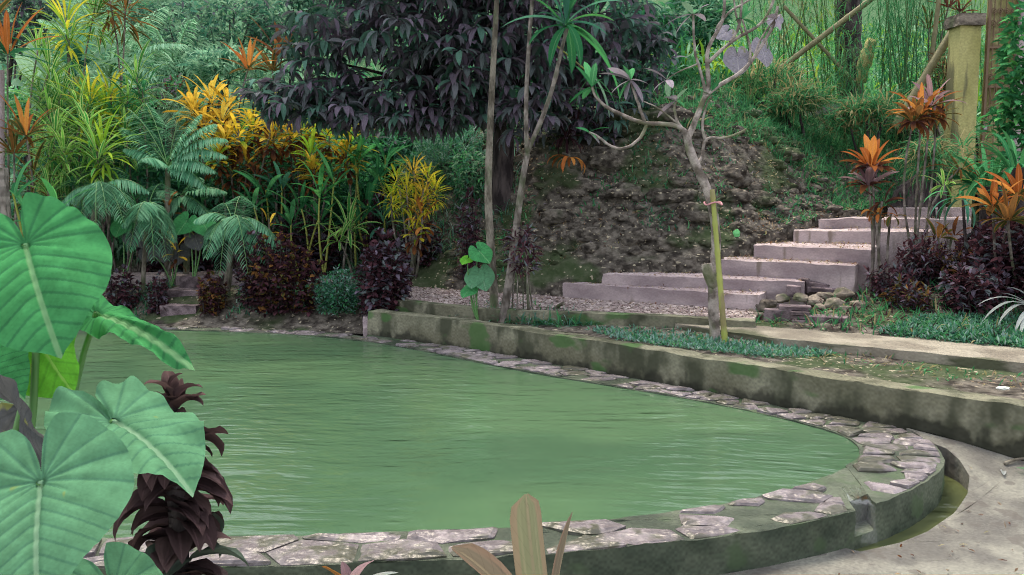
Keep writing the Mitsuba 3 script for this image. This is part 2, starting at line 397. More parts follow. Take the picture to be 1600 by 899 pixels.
# ================================================================ the setting
WALLPX = [(575, 521), (700, 538), (800, 554), (1000, 590), (1200, 628), (1400, 664), (1600, 698)]
WALL = np.array([at(x, y, z=0)[:2] for x, y in WALLPX] + [[4.6, 4.45], [7.5, 2.6]])
WTOP = .24
def wall_y(x): return np.interp(x, WALL[:, 0], WALL[:, 1])
TOE = np.array([[-60, 13.5, .32], [-6, 12.3, .32], [-2.5, 12.0, .32], [-1.2, 11.0, .32], [.57, 10.0, .40], [1.0, 10.0, .55], [2.3, 10.0, .74], [2.75, 10.2, .9], [3.4, 10.7, 1.05],
                [3.9, 11.2, 1.16], [5.1, 12.1, 1.3], [7, 13.2, 1.75], [60, 22, 3.0]])
def bed_u(x, y): return (x - 2.3) * .54 + (y - 8.0) * .84
RIM_L = [at(575, 519, z=0)[:2], at(400, 512, z=0)[:2], at(160, 505, z=0)[:2], at(-100, 503, z=0)[:2]]
def ground(x, y):
    x, y = np.asarray(x, float), np.asarray(y, float)
    ss = lambda a, b, v: (lambda t: t * t * (3 - 2 * t))(np.clip((v - a) / (b - a), 0, 1))
    u = bed_u(x, y)
    xl = WALL[0, 0]
    right = .175 + .05 * ss(-.9, .0, u) + .03 * ss(-.1, .2, u)
    rim = np.interp(x, [p[0] for p in RIM_L[::-1]], [p[1] for p in RIM_L[::-1]])
    left = -.03 + .33 * ss(.1, .9, y - rim)
    z = np.where(x < xl, left, right)
    bulge = .10 * np.exp(-((x - 4.6) ** 2 + (y - 8.6) ** 2) / .9)
    beside = ss(.3, 1.1, x - (2.35 + 1.5 * (y - 8.8)))          # right of the stairs
    z = z + np.where(x > xl, (.125 * np.clip(u, 0, 9) + bulge * ss(.0, .6, u)) * beside, 0)
    ty, tz = np.interp(x, TOE[:, 0], TOE[:, 1]), np.interp(x, TOE[:, 0], TOE[:, 2])
    d = (y - ty) * .85
    A = np.interp(x, [-8, -2.5, -1, .5, 2.2, 3.4, 4.5, 6, 9], [.5, .6, 1.2, 1.50, 1.40, 1.1, .65, .4, .3])
    slope = np.interp(x, [-8, 0, 4, 8], [.50, .42, .34, .30])
    e = tz + A * ss(-.1, 1.7, d) ** .8 + slope * np.clip(d - .7, 0, 60)
    z = np.where(d > 0, np.maximum(z, e), z)
    rough = ss(0, .5, d) * (1 - ss(3.5, 6, d))
    q = np.stack([x * 1.6, y * 1.6, 0 * x], -1)
    z = z + rough * (.52 * (meshkit.fbm(q, 5, 3) - .5) + .24 * np.abs(meshkit.fbm(q * 3.1, 4, 21) - .5)) + .05 * (meshkit.fbm(q * 2.2, 3, 9) - .5) * np.where(u > .05, 1, .3)
    return z

# hillside: one sheet from the back of the retaining wall to the skyline
xs = np.unique(np.concatenate([np.linspace(-60, -9, 22), np.linspace(-9, 9, 240), np.linspace(9, 60, 22)]))
vs = np.concatenate([np.linspace(0, 7.5, 120), 7.5 + (np.linspace(0, 1, 60)[1:] ** 1.7) * 75])
y0 = np.where(xs < WALL[0, 0], np.interp(xs, [p[0] for p in RIM_L[::-1]], [p[1] for p in RIM_L[::-1]]) + .06, wall_y(xs) + .12)
X = np.repeat(xs[:, None], len(vs), 1); Y = y0[:, None] + vs[None]
Z = ground(X, Y)
GV = np.stack([X, Y, Z], -1).reshape(-1, 3)
struct('hillside', (GV, grid_faces(len(xs), len(vs))[:, ::-1]), 'm_soil', 'earth bank and overgrown hillside rising behind the pond and steps', 'hillside', True)
# the low ground everywhere else
struct('ground', trimesh.Trimesh([[-150, -150, -.45], [150, -150, -.45], [150, 150, -.45], [-150, 150, -.45]], [[0, 1, 2], [0, 2, 3]], process=False), 'm_soil',
       'low bare ground under and around the paved pond yard', 'ground')

# ---------------------------------------------------------------- pool
INPX = [(520, 525), (575, 531), (700, 553), (830, 578), (1000, 608), (1150, 634), (1260, 656), (1325, 678), (1340, 702), (1305, 735), (1200, 766), (1000, 801), (800, 817), (600, 827), (350, 833), (0, 838), (-300, 838)]
far = [at(x, y, z=0)[:2] for x, y in [(-300, 512), (-100, 511), (160, 512), (400, 517)]]
inn = [at(x, y, z=0)[:2] for x, y in INPX]
inn += [np.array([-4.2, 4.3]), np.array([-6.6, 6.0]), np.array([-7.4, 8.4])] + far
inn = np.array(inn)
t_, _ = splprep(np.vstack([inn, inn[:1]]).T, s=.004, per=True)
POOL = Polygon(np.array(splev(np.linspace(0, 1, 260)[:-1], t_)).T).buffer(0)
BACK = Polygon(np.vstack([WALL, [[30, 2.6], [30, 40], [-1.5, 40]], [[WALL[0, 0] - .02, 20]]])).buffer(0)      # everything behind the wall line
CW = .33
import shapely.affinity as aff
ring = POOL.buffer(CW, join_style=1).union(aff.translate(POOL, .14, .03).buffer(CW)).difference(POOL)
leftband = Polygon([(-12, 8.5), (WALL[0, 0], 8.5), (WALL[0, 0], 14), (-12, 14)])
ring = ring.difference(BACK)
# the far left rim is only a narrow kerb
ring = ring.difference(leftband).union(POOL.buffer(.22).difference(POOL).difference(BACK).intersection(leftband))
na, nb = at(1322, 746, z=0)[:2], at(1358, 794, z=0)[:2]
nd = (nb - na) / np.linalg.norm(nb - na); nn = np.array([-nd[1], nd[0]])
NOTCH = Polygon([na - nd * .3 + nn * .06, nb + nd * .5 + nn * .06, nb + nd * .5 - nn * .06, na - nd * .3 - nn * .06])
pool = thing('garden_pool', 'green garden pond with a curved stone topped rim', 'pond')
rimpoly = ring.difference(NOTCH)
rim = wavy(prism(rimpoly, -.50, -.018), .10, .012, 7)
part(pool, 'rim', rim, 'm_cope', 25, label='mossy dark green concrete rim of the pond')
cutpiece = ring.intersection(NOTCH)
part(pool, 'spillway', wavy(prism(cutpiece.intersection(POOL.buffer(CW * .86)), -.50, -.0195), .06, .006, 9), 'm_cope', 25)
part(pool, 'spout', wavy(prism(cutpiece.difference(POOL.buffer(CW * .86)), -.50, -.15), .06, .006, 9), 'm_cope', 25)
# stones laid in the rim
pts = []
minx, miny, maxx, maxy = ring.bounds
misses = 0
inner = ring.buffer(-.02)
SX = .52                                   # the stones are laid long side left to right
while misses < 900:
    p = np.array([rng.uniform(minx, maxx), rng.uniform(miny, maxy)])
    if p[0] < -5.4 or not inner.contains(Point(p)): continue
    lo = (.175 if p[0] < .9 and p[1] < 5 else .115) * rng.uniform(.75, 1.25)
    if pts and np.min(np.hypot(*((np.array(pts) - p) * [SX, 1]).T)) < lo: misses += 1
    else: pts.append(p); misses = 0
import shapely.affinity as aff
cells = aff.scale(shapely.voronoi_polygons(MultiPoint(np.array(pts) * [SX, 1]), extend_to=aff.scale(ring.buffer(2), SX, 1, origin=(0, 0))), 1 / SX, 1, origin=(0, 0))
band = ring.difference(NOTCH.buffer(.015)).buffer(-.006)
stones = []
for c in cells.geoms:
    g = c.intersection(band)
    for h in getattr(g, 'geoms', [g]):
        if h.geom_type != 'Polygon' or h.area < .004: continue
        if rng.random() < .15: continue
        q = np.array(h.segmentize(.05).exterior.coords)[:-1]
        q = q + .030 * (np.stack([meshkit.fbm(np.c_[q * 9, q[:, :1] * 0 + k], 3, 40 + k) for k in (0, 1)], 1) - .5)
        h = Polygon(q).buffer(-rng.uniform(.014, .030)).buffer(.012, quad_segs=2).intersection(band).simplify(.005)
        if h.geom_type == 'Polygon' and h.area > .0035: stones.append(h)
stones.sort(key=lambda g: math.hypot(*g.centroid.coords[0]))
for h in stones[:300]:
    c = np.array(h.exterior.coords)[:-1]
    n = len(c)
    if n < 4: continue
    cen = c.mean(0)
    hz = rng.uniform(-.016, -.006); tilt = rng.normal(0, .02, 2)
    zt = hz + (c - cen) @ tilt + rng.normal(0, .0025, n)
    mid = cen + (c - cen) * rng.uniform(.72, .88)
    zm = hz + .008 + (mid - cen) @ tilt + rng.normal(0, .003, n)
    V = np.vstack([np.c_[c, np.full(n, -.05)], np.c_[c, zt], np.c_[mid, zm], [[*cen, hz + .011]]])
    k = np.arange(n); k2 = (k + 1) % n
    F = np.vstack([np.c_[k, k2, k2 + n], np.c_[k, k2 + n, k + n], np.c_[k + n, k2 + n, k2 + 2 * n], np.c_[k + n, k2 + 2 * n, k + 2 * n], np.c_[k + 2 * n, k2 + 2 * n, k * 0 + 3 * n]])
    part(pool + '__rim', 'stone', trimesh.Trimesh(V, F if Polygon(c).exterior.is_ccw else F[:, ::-1], process=False), 'm_stone')
# water
struct('water', prism(POOL.buffer(.03), -.6, -.026), 'm_water', 'opaque green rippled water filling the pond', 'water', False)
# ------------------------------------------------------------- apron and gutter
def apron_z(x, y):
    t = np.clip((np.asarray(y, float) - 4.5) / 1.1, 0, 1)
    return -.19 + .19 * t * t * (3 - 2 * t)
def at_apron(px, py):
    z = -.1
    for _ in range(12):
        p = at(px, py, z=z); z = float(apron_z(p[0], p[1]))
    return p
GUT = [(1452, 690), (1480, 700), (1500, 718), (1515, 745), (1512, 772), (1490, 803), (1450, 830), (1405, 848), (1345, 862), (1290, 850), (1300, 760), (1400, 700)]
GUTTER = Polygon([at_apron(*q)[:2] for q in GUT]).buffer(.05).buffer(-.05)
OUTER = unary_union([POOL, ring]).buffer(.001)
AP = Polygon([(-14, -6), (14, -6), (14, 12), (-14, 12)]).difference(BACK.buffer(.02)).difference(OUTER).difference(GUTTER)
AP = AP.difference(Polygon([(-14, 8.4), (WALL[0, 0] + .05, 8.4), (WALL[0, 0] + .05, 12), (-14, 12)]))
AP = max(getattr(AP, 'geoms', [AP]), key=lambda g: g.area)
am = prism(AP, -.3, 0)
v, f = trimesh.remesh.subdivide_to_size(am.vertices, am.faces, .35, max_iter=14)
am = trimesh.Trimesh(v, f); am.merge_vertices()
v = am.vertices.copy()
topm = v[:, 2] > -.001
v[:, 2] = np.where(topm, apron_z(v[:, 0], v[:, 1]) + .012 * (meshkit.fbm(np.c_[v[:, :2] * 1.5, v[:, 0] * 0], 3) - .5), v[:, 2] - .3)
am.vertices = v
struct('paved_yard', am, 'm_apron', 'stained concrete yard around the pond rim', 'pavement', 20)
gw = GUTTER.difference(OUTER)
struct('gutter_bed', prism(gw.buffer(.03), -.45, -.335), 'm_moss', 'mossy bottom of the gutter beside the pond rim', 'gutter')
scene['m_gutterwater'] = {'type': 'bumpmap', 'arbitrary': tex(lambda p, n, uv: fbm(p.x * 9, p.y * 14, 0, 2), 4e-3), 'scale': .015,
                          'bsdf': {'type': 'roughplastic', 'diffuse_reflectance': tex(lambda p, n, uv: mix((.060, .078, .034), (.110, .128, .055), fbm(p.x * 6, p.y * 6, 0, 3))), 'int_ior': 1.33, 'alpha': .05}}
struct('gutter_water', prism(gw.buffer(.02), -.40, -.215), 'm_gutterwater', 'shallow murky water in the curved gutter', 'water')
# the overflow: a thin sheet over the spillway and down the face
ov = []
for k, w in enumerate(np.linspace(-.045, .045, 7)):
    pass
prof = [(.02, -.0165), (.12, -.0165), (.20, -.018), (.262, -.020), (.285, -.030), (.292, -.06), (.30, -.11), (.34, -.145), (.345, -.21)]
outer_d = 0.0
for q in np.linspace(0, .8, 200):
    if OUTER.contains(Point(na + nd * q)): outer_d = q
S = np.array([[na + nd * (outer_d + .01 + (a - .335)) for a, _ in prof]])[0]
sheet = np.array([[[*(S[i] + nn * w), prof[i][1] + .006 * math.sin(w * 160 + i)] for w in np.linspace(-.055, .055, 9)] for i in range(len(prof))])
scene['m_overflow'] = {'type': 'thindielectric', 'int_ior': 1.33}
ow = thing('overflow_water', 'clear trickle of water spilling through the notch in the pond rim', 'water')
whole(ow, (sheet.reshape(-1, 3), grid_faces(len(prof), 9)), 'm_overflow', True)

# ---------------------------------------------------------------- retaining wall
line = LineString(WALL)
wp = line.buffer(.20, single_sided=True, cap_style=2)
if not wp.contains(Point(WALL[3] + np.array([.05, .1]))): wp = line.buffer(-.20, single_sided=True, cap_style=2)
wl = thing('retaining_wall', 'long low mossy concrete wall behind the pond', 'wall')
whole(wl, wavy(prism(wp.simplify(.001), -.45, WTOP), .11, .016, 4), 'm_wall', 30)
# short curved kerb that climbs from the pond rim at the left end of the wall
kc = curve([[-1.545, 9.36], [-1.60, 9.75], [-1.65, 10.3], [-1.75, 10.9], [-2.05, 11.25]], 14)
kerb = thing('curved_kerb', 'narrow curved concrete kerb beside the clipped green bush', 'kerb')
kz = np.array([.05 + .30 * (i / 13) ** .6 for i in range(14)])
ktan = np.gradient(kc, axis=0); ktan /= np.linalg.norm(ktan, axis=1, keepdims=True)
kn = np.c_[-ktan[:, 1], ktan[:, 0]] * .045
KV = np.stack([np.c_[kc + kn, kz - .5], np.c_[kc + kn, kz], np.c_[kc - kn, kz], np.c_[kc - kn, kz - .5]], 1)
km = trimesh.Trimesh(np.vstack([KV.reshape(-1, 3)]), np.vstack([grid_faces(14, 4), [[0, 1, 2], [0, 2, 3], [52, 54, 53], [52, 55, 54]]]))
km.fix_normals()
km = wavy(km, .08, .012, 6)
whole(kerb, km, 'm_step', 30)

# ---------------------------------------------------------------- path, pebble terrace, kerb block
PZ = .262
pth = [at(x, y, z=PZ)[:2] for x, y in [(930, 489), (1010, 499), (1200, 527), (1400, 547), (1600, 567), (1700, 578)]] + [np.array([6.5, 3.9]), np.array([7.2, 4.6])] + \
      [at(x, y, z=PZ)[:2] for x, y in [(1700, 549), (1600, 540), (1400, 522), (1200, 507), (1100, 493), (1000, 487)]]
struct('concrete_path', wavy(prism(Polygon(pth).buffer(0), .1, PZ), .14, .012, 5), 'm_path', 'weathered concrete footpath between the pond wall and the planted bank', 'path', 30)
TZ = .31
ter = [at(x, y, z=TZ)[:2] for x, y in [(622, 468), (700, 476), (740, 481), (860, 484), (1000, 489), (1180, 498), (1190, 470), (1000, 452), (880, 442), (760, 445), (640, 448)]]
struct('pebble_terrace', wavy(prism(Polygon(ter).buffer(0), .05, TZ), .14, .010, 6), 'm_pebble', 'pinkish pebble paved terrace at the foot of the steps', 'pavement', 30)
TERP = Polygon(ter)
# loose pebbles bedded in it
pb = []
ico = trimesh.creation.icosahedron()
def scatter_in(poly, n):
    out = []
    x0, y0_, x1, y1 = poly.bounds
    while len(out) < n:
        q = rng.uniform([x0, y0_], [x1, y1])
        if poly.contains(Point(q)): out.append(q)
    return np.array(out)
def blobs(P, r, flat=.5):
    """many small pebbles as one mesh"""
    n = len(P)
    V = ico.vertices[None] * (1 + .35 * (rng.random((n, 12, 1)) - .5))
    r = np.asarray(r)
    a = rng.uniform(0, 6.28, n); ca, sa = np.cos(a)[:, None], np.sin(a)[:, None]
    V = V * r[:, None, None] * np.array([1.2, .85, flat])
    V = np.stack([V[..., 0] * ca - V[..., 1] * sa, V[..., 0] * sa + V[..., 1] * ca, V[..., 2]], -1) + P[:, None]
    F = (ico.faces[None] + (np.arange(n) * 12)[:, None, None]).reshape(-1, 3)
    return trimesh.Trimesh(V.reshape(-1, 3), F, process=False)
q = scatter_in(TERP.buffer(-.03), 2600)
part('pebble_terrace', 'pebble', blobs(np.c_[q, np.full(len(q), TZ + .002)], rng.uniform(.012, .034, len(q)), .55), 'm_pebble', 40, kind='stuff')
kb = thing('terrace_kerb', 'dark mossy concrete kerb edging the front of the pebble terrace', 'kerb')
kl = [at(x, y, z=TZ + .02)[:2] for x, y in [(620, 466), (680, 473), (745, 480), (860, 485), (1000, 490), (1180, 499)]]
whole(kb, wavy(prism(LineString(kl).buffer(.07, cap_style=2), .0, TZ + .012), .1, .012, 6), 'm_wall', 30)

# ---------------------------------------------------------------- stairs
ST = [((880, 443), (1186, 462), .47, .31), ((942, 428), (1256, 440), .59, .45), ((1127, 405), (1336, 415), .76, .57), ((1178, 382), (1362, 389), .91, .74),
      ((1240, 358), (1452, 361), 1.06, .89), ((1280, 340), (1518, 340.5), 1.18, 1.04), ((1388, 323), (1518, 323), 1.30, 1.16)]
stairs = thing('concrete_stairs', 'broad pale pinkish concrete stairs climbing the bank on the right', 'stairs')
STEPS = []
for k, (l, r, z, zb) in enumerate(ST):
    L_, R_ = at(*l, z=z)[:2], at(*r, z=z)[:2]
    back = np.array([.45, .9]) * 1.6
    poly = Polygon([L_, L_ * .5 + R_ * .5 + np.array([0, .02]), R_, R_ + back * (1 if k < 6 else 2), L_ + back * np.array([.8, 1]) * (.6 if k < 6 else 2)])
    STEPS.append((poly, z))
    m = wavy(prism(poly, .12, z - .004 * k), .07, .020, 6, seed=k)
    part(stairs, 'step', m, 'm_step', 30)
# crumbs and dry leaves lying on the treads
lit = thing('leaf_litter', 'dry leaf crumbs lying on the stair treads and pebble terrace', 'litter', kind='stuff')
LP = []
for k, (poly, z) in enumerate(STEPS):
    nxt = STEPS[k + 1][0] if k + 1 < len(STEPS) else None
    vis = poly.difference(nxt) if nxt is not None else poly
    q = scatter_in(vis, 420 if k < 4 else 160); LP.append(np.c_[q, np.full(len(q), z + .006)])
q = scatter_in(TERP, 900); LP.append(np.c_[q, np.full(len(q), TZ + .012)])
LP = np.vstack(LP); n = len(LP)
m_, u_ = leaf_mesh(leaf_arrays(LP, rng.uniform(0, 6.28, n), rng.normal(.1, .25, n), rng.uniform(.02, .06, n), rng.uniform(.012, .028, n), rng.normal(.3, .5, n), 'lance', 2, row=list(rng.choice(['litter', 'straw', 'litter', 'rust'], n))))
whole(lit, m_, 'm_leaf', True, u_)

# ramp-like stone parapet above the stairs
par = thing('stair_parapet', 'sloping dark stone parapet at the head of the stairs', 'parapet')
pa = [at(1386, 322, Y=12.2), at(1400, 300, Y=12.2), at(1445, 266, Y=12.3), at(1480, 262, Y=12.5), at(1480, 345, Y=12.5), at(1386, 345, Y=12.2)]
A_ = np.array(pa); B_ = A_ + np.array([.12, .45, 0])
nA = len(A_)
F_ = np.vstack([[[0, i, i + 1] for i in range(1, nA - 1)], [[nA, nA + i + 1, nA + i] for i in range(1, nA - 1)], [[i, nA + i, (i + 1) % nA] for i in range(nA)], [[(i + 1) % nA, nA + i, nA + (i + 1) % nA] for i in range(nA)]])
pm = trimesh.Trimesh(np.vstack([A_, B_]), F_); pm.fix_normals()
whole(par, wavy(pm, .1, .03, 4), 'm_wallstone', 30)

# ---------------------------------------------------------------- left: garden steps and upper path
gs = thing('garden_steps', 'small pinkish concrete steps rising from the far left of the pond', 'steps')
for (x0, x1, y, z, yy) in [(250, 306, 490, .17, 10.30), (255, 318, 455, .31, 10.62), (280, 342, 432, .45, 10.98)]:
    a, b = at(x0, y, Y=yy), at(x1, y, Y=yy)
    part(gs, 'step', wavy(box(b[0] - a[0], .8, .34, ((a[0] + b[0]) / 2, yy + .4, z - .17)), .1, .010, 6), 'm_block', 30)
struct('upper_path', wavy(box(9.0, .55, .3, (-7.55, 11.6, .27)), .2, .012, 5), 'm_step', 'narrow pale path along the foot of the left hand planting', 'path', 30)
struct('upper_path_end', wavy(box(1.9, .5, .3, (-1.75, 11.55, .20)), .2, .012, 5), 'm_step', 'pale end of the garden path beside the clipped bush', 'path', 30)

# ================================================================ plants
PHI = 2.399963
def gz(x, y): return float(ground(x, y))
def root(px, Y, py=450):
    p = at(px, py, Y=Y)
    return np.array([p[0], p[1], gz(p[0], p[1])])
def stem(parent, a, b, r0=.02, r1=.012, bsdf='m_greystem', bow=.12, n=7, name='stem', sides=6):
    a, b = np.asarray(a, float), np.asarray(b, float)
    L = np.linalg.norm(b - a)
    mid = (a + b) / 2 + np.array([rng.normal(0, bow * .4), rng.normal(0, bow * .4), 0]) * L
    part(parent, name, tube(curve([a, mid, b], n), np.linspace(r0, r1, n), sides), bsdf, True)
def rosette(parent, C, n, L, W, row, e0=78, e1=-5, droop=.9, prof='lance', nseg=6, fold=.3, each=True, bsdf='m_leaf', name='leaf', core=.03, drop=.0, a0=None, wave=0., lean=(0, 0), vary=.15, oldrow=None, mature=.45):
    i = np.arange(n); f = i / max(n - 1, 1)
    az = (rng.uniform(0, 6.28) if a0 is None else a0) + i * PHI + rng.normal(0, .15, n)
    el = np.radians(e0 + (e1 - e0) * f ** .8) + rng.normal(0, .12, n)
    el = el + lean[0] * np.cos(az) + lean[1] * np.sin(az)
    base = np.asarray(C, float) + np.stack([np.cos(az) * core, np.sin(az) * core, -drop * f], 1)
    Ls = L * (.62 + .38 * np.sin(np.pi * np.clip(f + .25, 0, 1))) * (1 + rng.normal(0, vary, n))
    rows = [row] * n
    if oldrow: rows = [row if f[k] < mature else oldrow for k in range(n)]
    PU = leaf_arrays(base, az, el, Ls, W * (1 + rng.normal(0, .12, n)), droop * (1 + rng.normal(0, .25, n)), prof, nseg, fold, rng.normal(0, .2, n), rows, 3, wave)
    if each: each_leaf(parent, PU, bsdf, name)
    return PU
def headplant(name, label, cat, heads, foot, n=18, L=.4, W=.04, row='variegated', group=None, stemr=.014, bsdf='m_leaf', stembsdf='m_greystem', rows=None, **kw):
    """a plant of one or more leaf rosettes on stems; heads: (px, py, depth, scale)"""
    t = thing(name, label, cat, group)
    F = root(*foot) if len(foot) == 2 else np.asarray(foot, float)
    for k, h in enumerate(heads):
        C = at(h[0], h[1], Y=h[2]); sc = h[3] if len(h) > 3 else 1
        f = F + np.array([rng.normal(0, .06), rng.normal(0, .06), -.05])
        stem(t, f, C + np.array([0, 0, .02]), stemr * 1.2, stemr * .8, stembsdf)
        rosette(t, C, int(n * (.85 + .3 * rng.random())), L * sc, W * sc ** .5, rows[k % len(rows)] if rows else row, bsdf=bsdf, **kw)
    return t
def in_ellipsoids(ells, n, skin=.0):
    """points in ellipsoids given as (px, py, depth, half width px, half height px, half depth m)"""
    vol = np.array([e[3] * e[4] for e in ells], float); out = []
    for e, m in zip(ells, np.maximum(1, (n * vol / vol.sum()).astype(int))):
        d = rng.normal(size=(m, 3)); d /= np.linalg.norm(d, axis=1, keepdims=True)
        r = (skin + (1 - skin) * rng.random((m, 1)) ** (1 / 3)) if skin < 1 else 1
        c = at(e[0], e[1], Y=e[2]); k = e[2] / FPX
        out.append(np.c_[c + d * r * np.array([e[3] * k, e[5], e[4] * k]), d])
    return np.vstack(out)
def crown(parent, ells, n, L, W, rows, el=(-.2, .5), droop=.5, prof='lance', nseg=3, skin=.35, bsdf='m_leaf', parts=0, name='foliage', weights=None, outward=True, kind=None, wave=0., fold=.2):
    q = in_ellipsoids(ells, n, skin); n = len(q)
    az = np.arctan2(q[:, 4], q[:, 3]) + rng.normal(0, .9, n) if outward else rng.uniform(0, 6.28, n)
    rr = list(rng.choice(rows, n, p=weights))
    PU = leaf_arrays(q[:, :3], az, rng.normal(el[0], el[1], n), L * rng.uniform(.7, 1.3, n), W * rng.uniform(.75, 1.25, n), rng.normal(droop, .25, n), prof, nseg, fold, rng.normal(0, .4, n), rr, 3, wave)
    if parts:
        o = np.argsort(q[:, 1]); a, b = o[:parts], o[parts:]
        each_leaf(parent, (PU[0][a], PU[1][a]), bsdf)
        PU = (PU[0][b], PU[1][b])
    return mass(parent, PU, bsdf, name, kind)
def frond_pu(A, B, arch, LL, n=26, row='fern', hang=.35, W=.016, t0=.12, sweep=.55, sagx=0.):
    A, B = np.asarray(A, float), np.asarray(B, float)
    M = A + (B - A) * .45 + np.array([sagx, 0, arch])
    t = np.linspace(0, 1, 24)[:, None]
    C = (1 - t) ** 2 * A + 2 * t * (1 - t) * M + t ** 2 * B
    tt = np.linspace(t0, .99, n)[:, None]
    P = (1 - tt) ** 2 * A + 2 * tt * (1 - tt) * M + tt ** 2 * B
    D = 2 * (1 - tt) * (M - A) + 2 * tt * (B - M); D /= np.linalg.norm(D, axis=1, keepdims=True)
    S = np.cross(D, [0, 0, 1.0]); S /= np.linalg.norm(S, axis=1, keepdims=True) + 1e-9
    lens = LL * np.sin(np.pi * np.clip(.18 + .80 * (tt[:, 0] - t0) / (1 - t0), 0, 1)) ** .8 + .02
    out = []
    for sg in (-1, 1):
        v = sg * S + sweep * D - np.array([0, 0, hang]) + rng.normal(0, .05, (n, 3))
        v /= np.linalg.norm(v, axis=1, keepdims=True)
        out.append(leaf_arrays(P, np.arctan2(v[:, 1], v[:, 0]), np.arcsin(np.clip(v[:, 2], -1, 1)), lens * rng.uniform(.9, 1.1, n), W, .55, 'lance', 3, .1, rng.normal(0, .15, n), row))
    return out, C
def frond(parent, A, B, arch, LL, n=26, row='fern', hang=.35, W=.016, r=.007, **kw):
    pus, C = frond_pu(A, B, arch, LL, n, row, hang, W, **kw)
    key = mass(parent, pus, 'm_leaf', 'frond')
    part(key, 'midrib', tube(C, np.linspace(r, r * .35, len(C)), 4), 'm_petiole', True)
def shrub(name, label, px, Y, w, h, row, n=800, L=.075, W=.045, cat='shrub', group=None, lift=0., rows=None, weights=None, bsdf='m_gloss', stems=9, prof='ovate', dep=None, foot=None, whorl=7):
    """a bushy plant: upright stems carrying whorls of leaves all the way up"""
    t = thing(name, label, cat, group)
    f = root(px, Y) if foot is None else foot
    dep = dep or w * .5
    PUs = []
    m = max(4, n // (whorl * 9))
    for k in range(m):
        a = k * PHI; r = math.sqrt((k + .5) / m)
        top = f + np.array([w / 2 * r * math.cos(a), dep * r * math.sin(a), h * (1 - .42 * r ** 2.2) * rng.uniform(.88, 1.08)])
        bot = f + np.array([w / 2 * r * .75 * math.cos(a), dep * r * .75 * math.sin(a), -.03])
        if k < stems: part(t, 'stem', tube(curve([bot, bot * .4 + top * .6 + rng.normal(0, .02, 3), top - [0, 0, .03]], 5), [.009, .008, .007, .006, .004], 5), 'm_darkbark', True)
        for j, q in enumerate(np.linspace(1, .10 + lift, 9)):
            C = bot + (top - bot) * q
            i = np.arange(whorl) * PHI + rng.uniform(0, 6)
            e = rng.normal(.9 - .9 * (j > 0) , .3, whorl)
            PUs.append(leaf_arrays(C + rng.normal(0, .012, (whorl, 3)), i, e, L * rng.uniform(.75, 1.3, whorl), W * rng.uniform(.8, 1.2, whorl), rng.normal(.6, .3, whorl), prof, 3, .22, rng.normal(0, .3, whorl), list(rng.choice(rows or [row], whorl, p=weights))))
    mass(t, PUs, bsdf, 'foliage')
    return t

# ---------------------------------------------------------------- heart shaped leaves
_phi = np.radians([0, 5, 12, 23, 38, 51, 66, 92, 120, 145, 160, 170, 180])
_r = np.array([1.03, .985, .945, .87, .80, .75, .68, .56, .50, .48, .44, .31, .08])
def f_heart(p, n, uv):
    k = dr.floor(uv.x / 10)
    x, y = uv.x - k * 10 - 5, uv.y - 5
    ax = dr.abs(x)
    v0, v1, v2, v3, v4 = (dr.select(dr.abs(k - j) < .5, 1.0, 0.0) for j in range(5))
    pick = lambda a, b, c, d, e: mi.Color3f(a) * v0 + mi.Color3f(b) * v1 + mi.Color3f(c) * v2 + mi.Color3f(d) * v3 + mi.Color3f(e) * v4
    base = pick((.072, .310, .112), (.120, .300, .165), (.140, .460, .050), (.105, .110, .115), (.33, .31, .37))  # the brightest green has backlight put into the leaf colour
    dark = pick((.038, .150, .072), (.065, .175, .115), (.090, .330, .040), (.065, .070, .075), (.30, .27, .34))
    lite = pick((.210, .430, .210), (.220, .390, .250), (.260, .540, .120), (.170, .180, .170), (.50, .47, .52))
    q = (y - .70 * ax) / .125
    fr = q - dr.floor(q)
    d = dr.minimum(fr, 1 - fr) * .125
    ang = dr.atan2(ax, y) / .42
    fr2 = ang - dr.floor(ang)
    d = dr.select(q < .2, dr.minimum(fr2, 1 - fr2) * .42 * dr.sqrt(x * x + y * y), d)
    c = mix(base, dark, (1 - smoothstep(.003, .020, d)) * .60)
    m = noise(x * 11 + k * 7, y * 11)
    c = c * (.84 + .32 * m)
    fine = noise(x * 60, y * 60 + k)
    side = dr.abs(dr.sin((q * 5 + ax * 3 + .6 * noise(x * 14, y * 14)) * 3.14159))
    c = c * (.90 + .10 * smoothstep(.0, .22, side))
    c = c * (.92 + .16 * fine)
    c = mix(c, lite, (1 - smoothstep(.010, .026, ax)) * smoothstep(-.03, .02, y))
    spot = noise(x * 5 + 3 + k * 2, y * 5 + 11)
    return mix(c, (.30, .33, .06), smoothstep(.955, .975, spot) * .5)
scene['m_heart'] = {'type': 'principledthin', 'base_color': tex(f_heart), 'roughness': .24, 'diff_trans': .55, 'eta': 1.5}
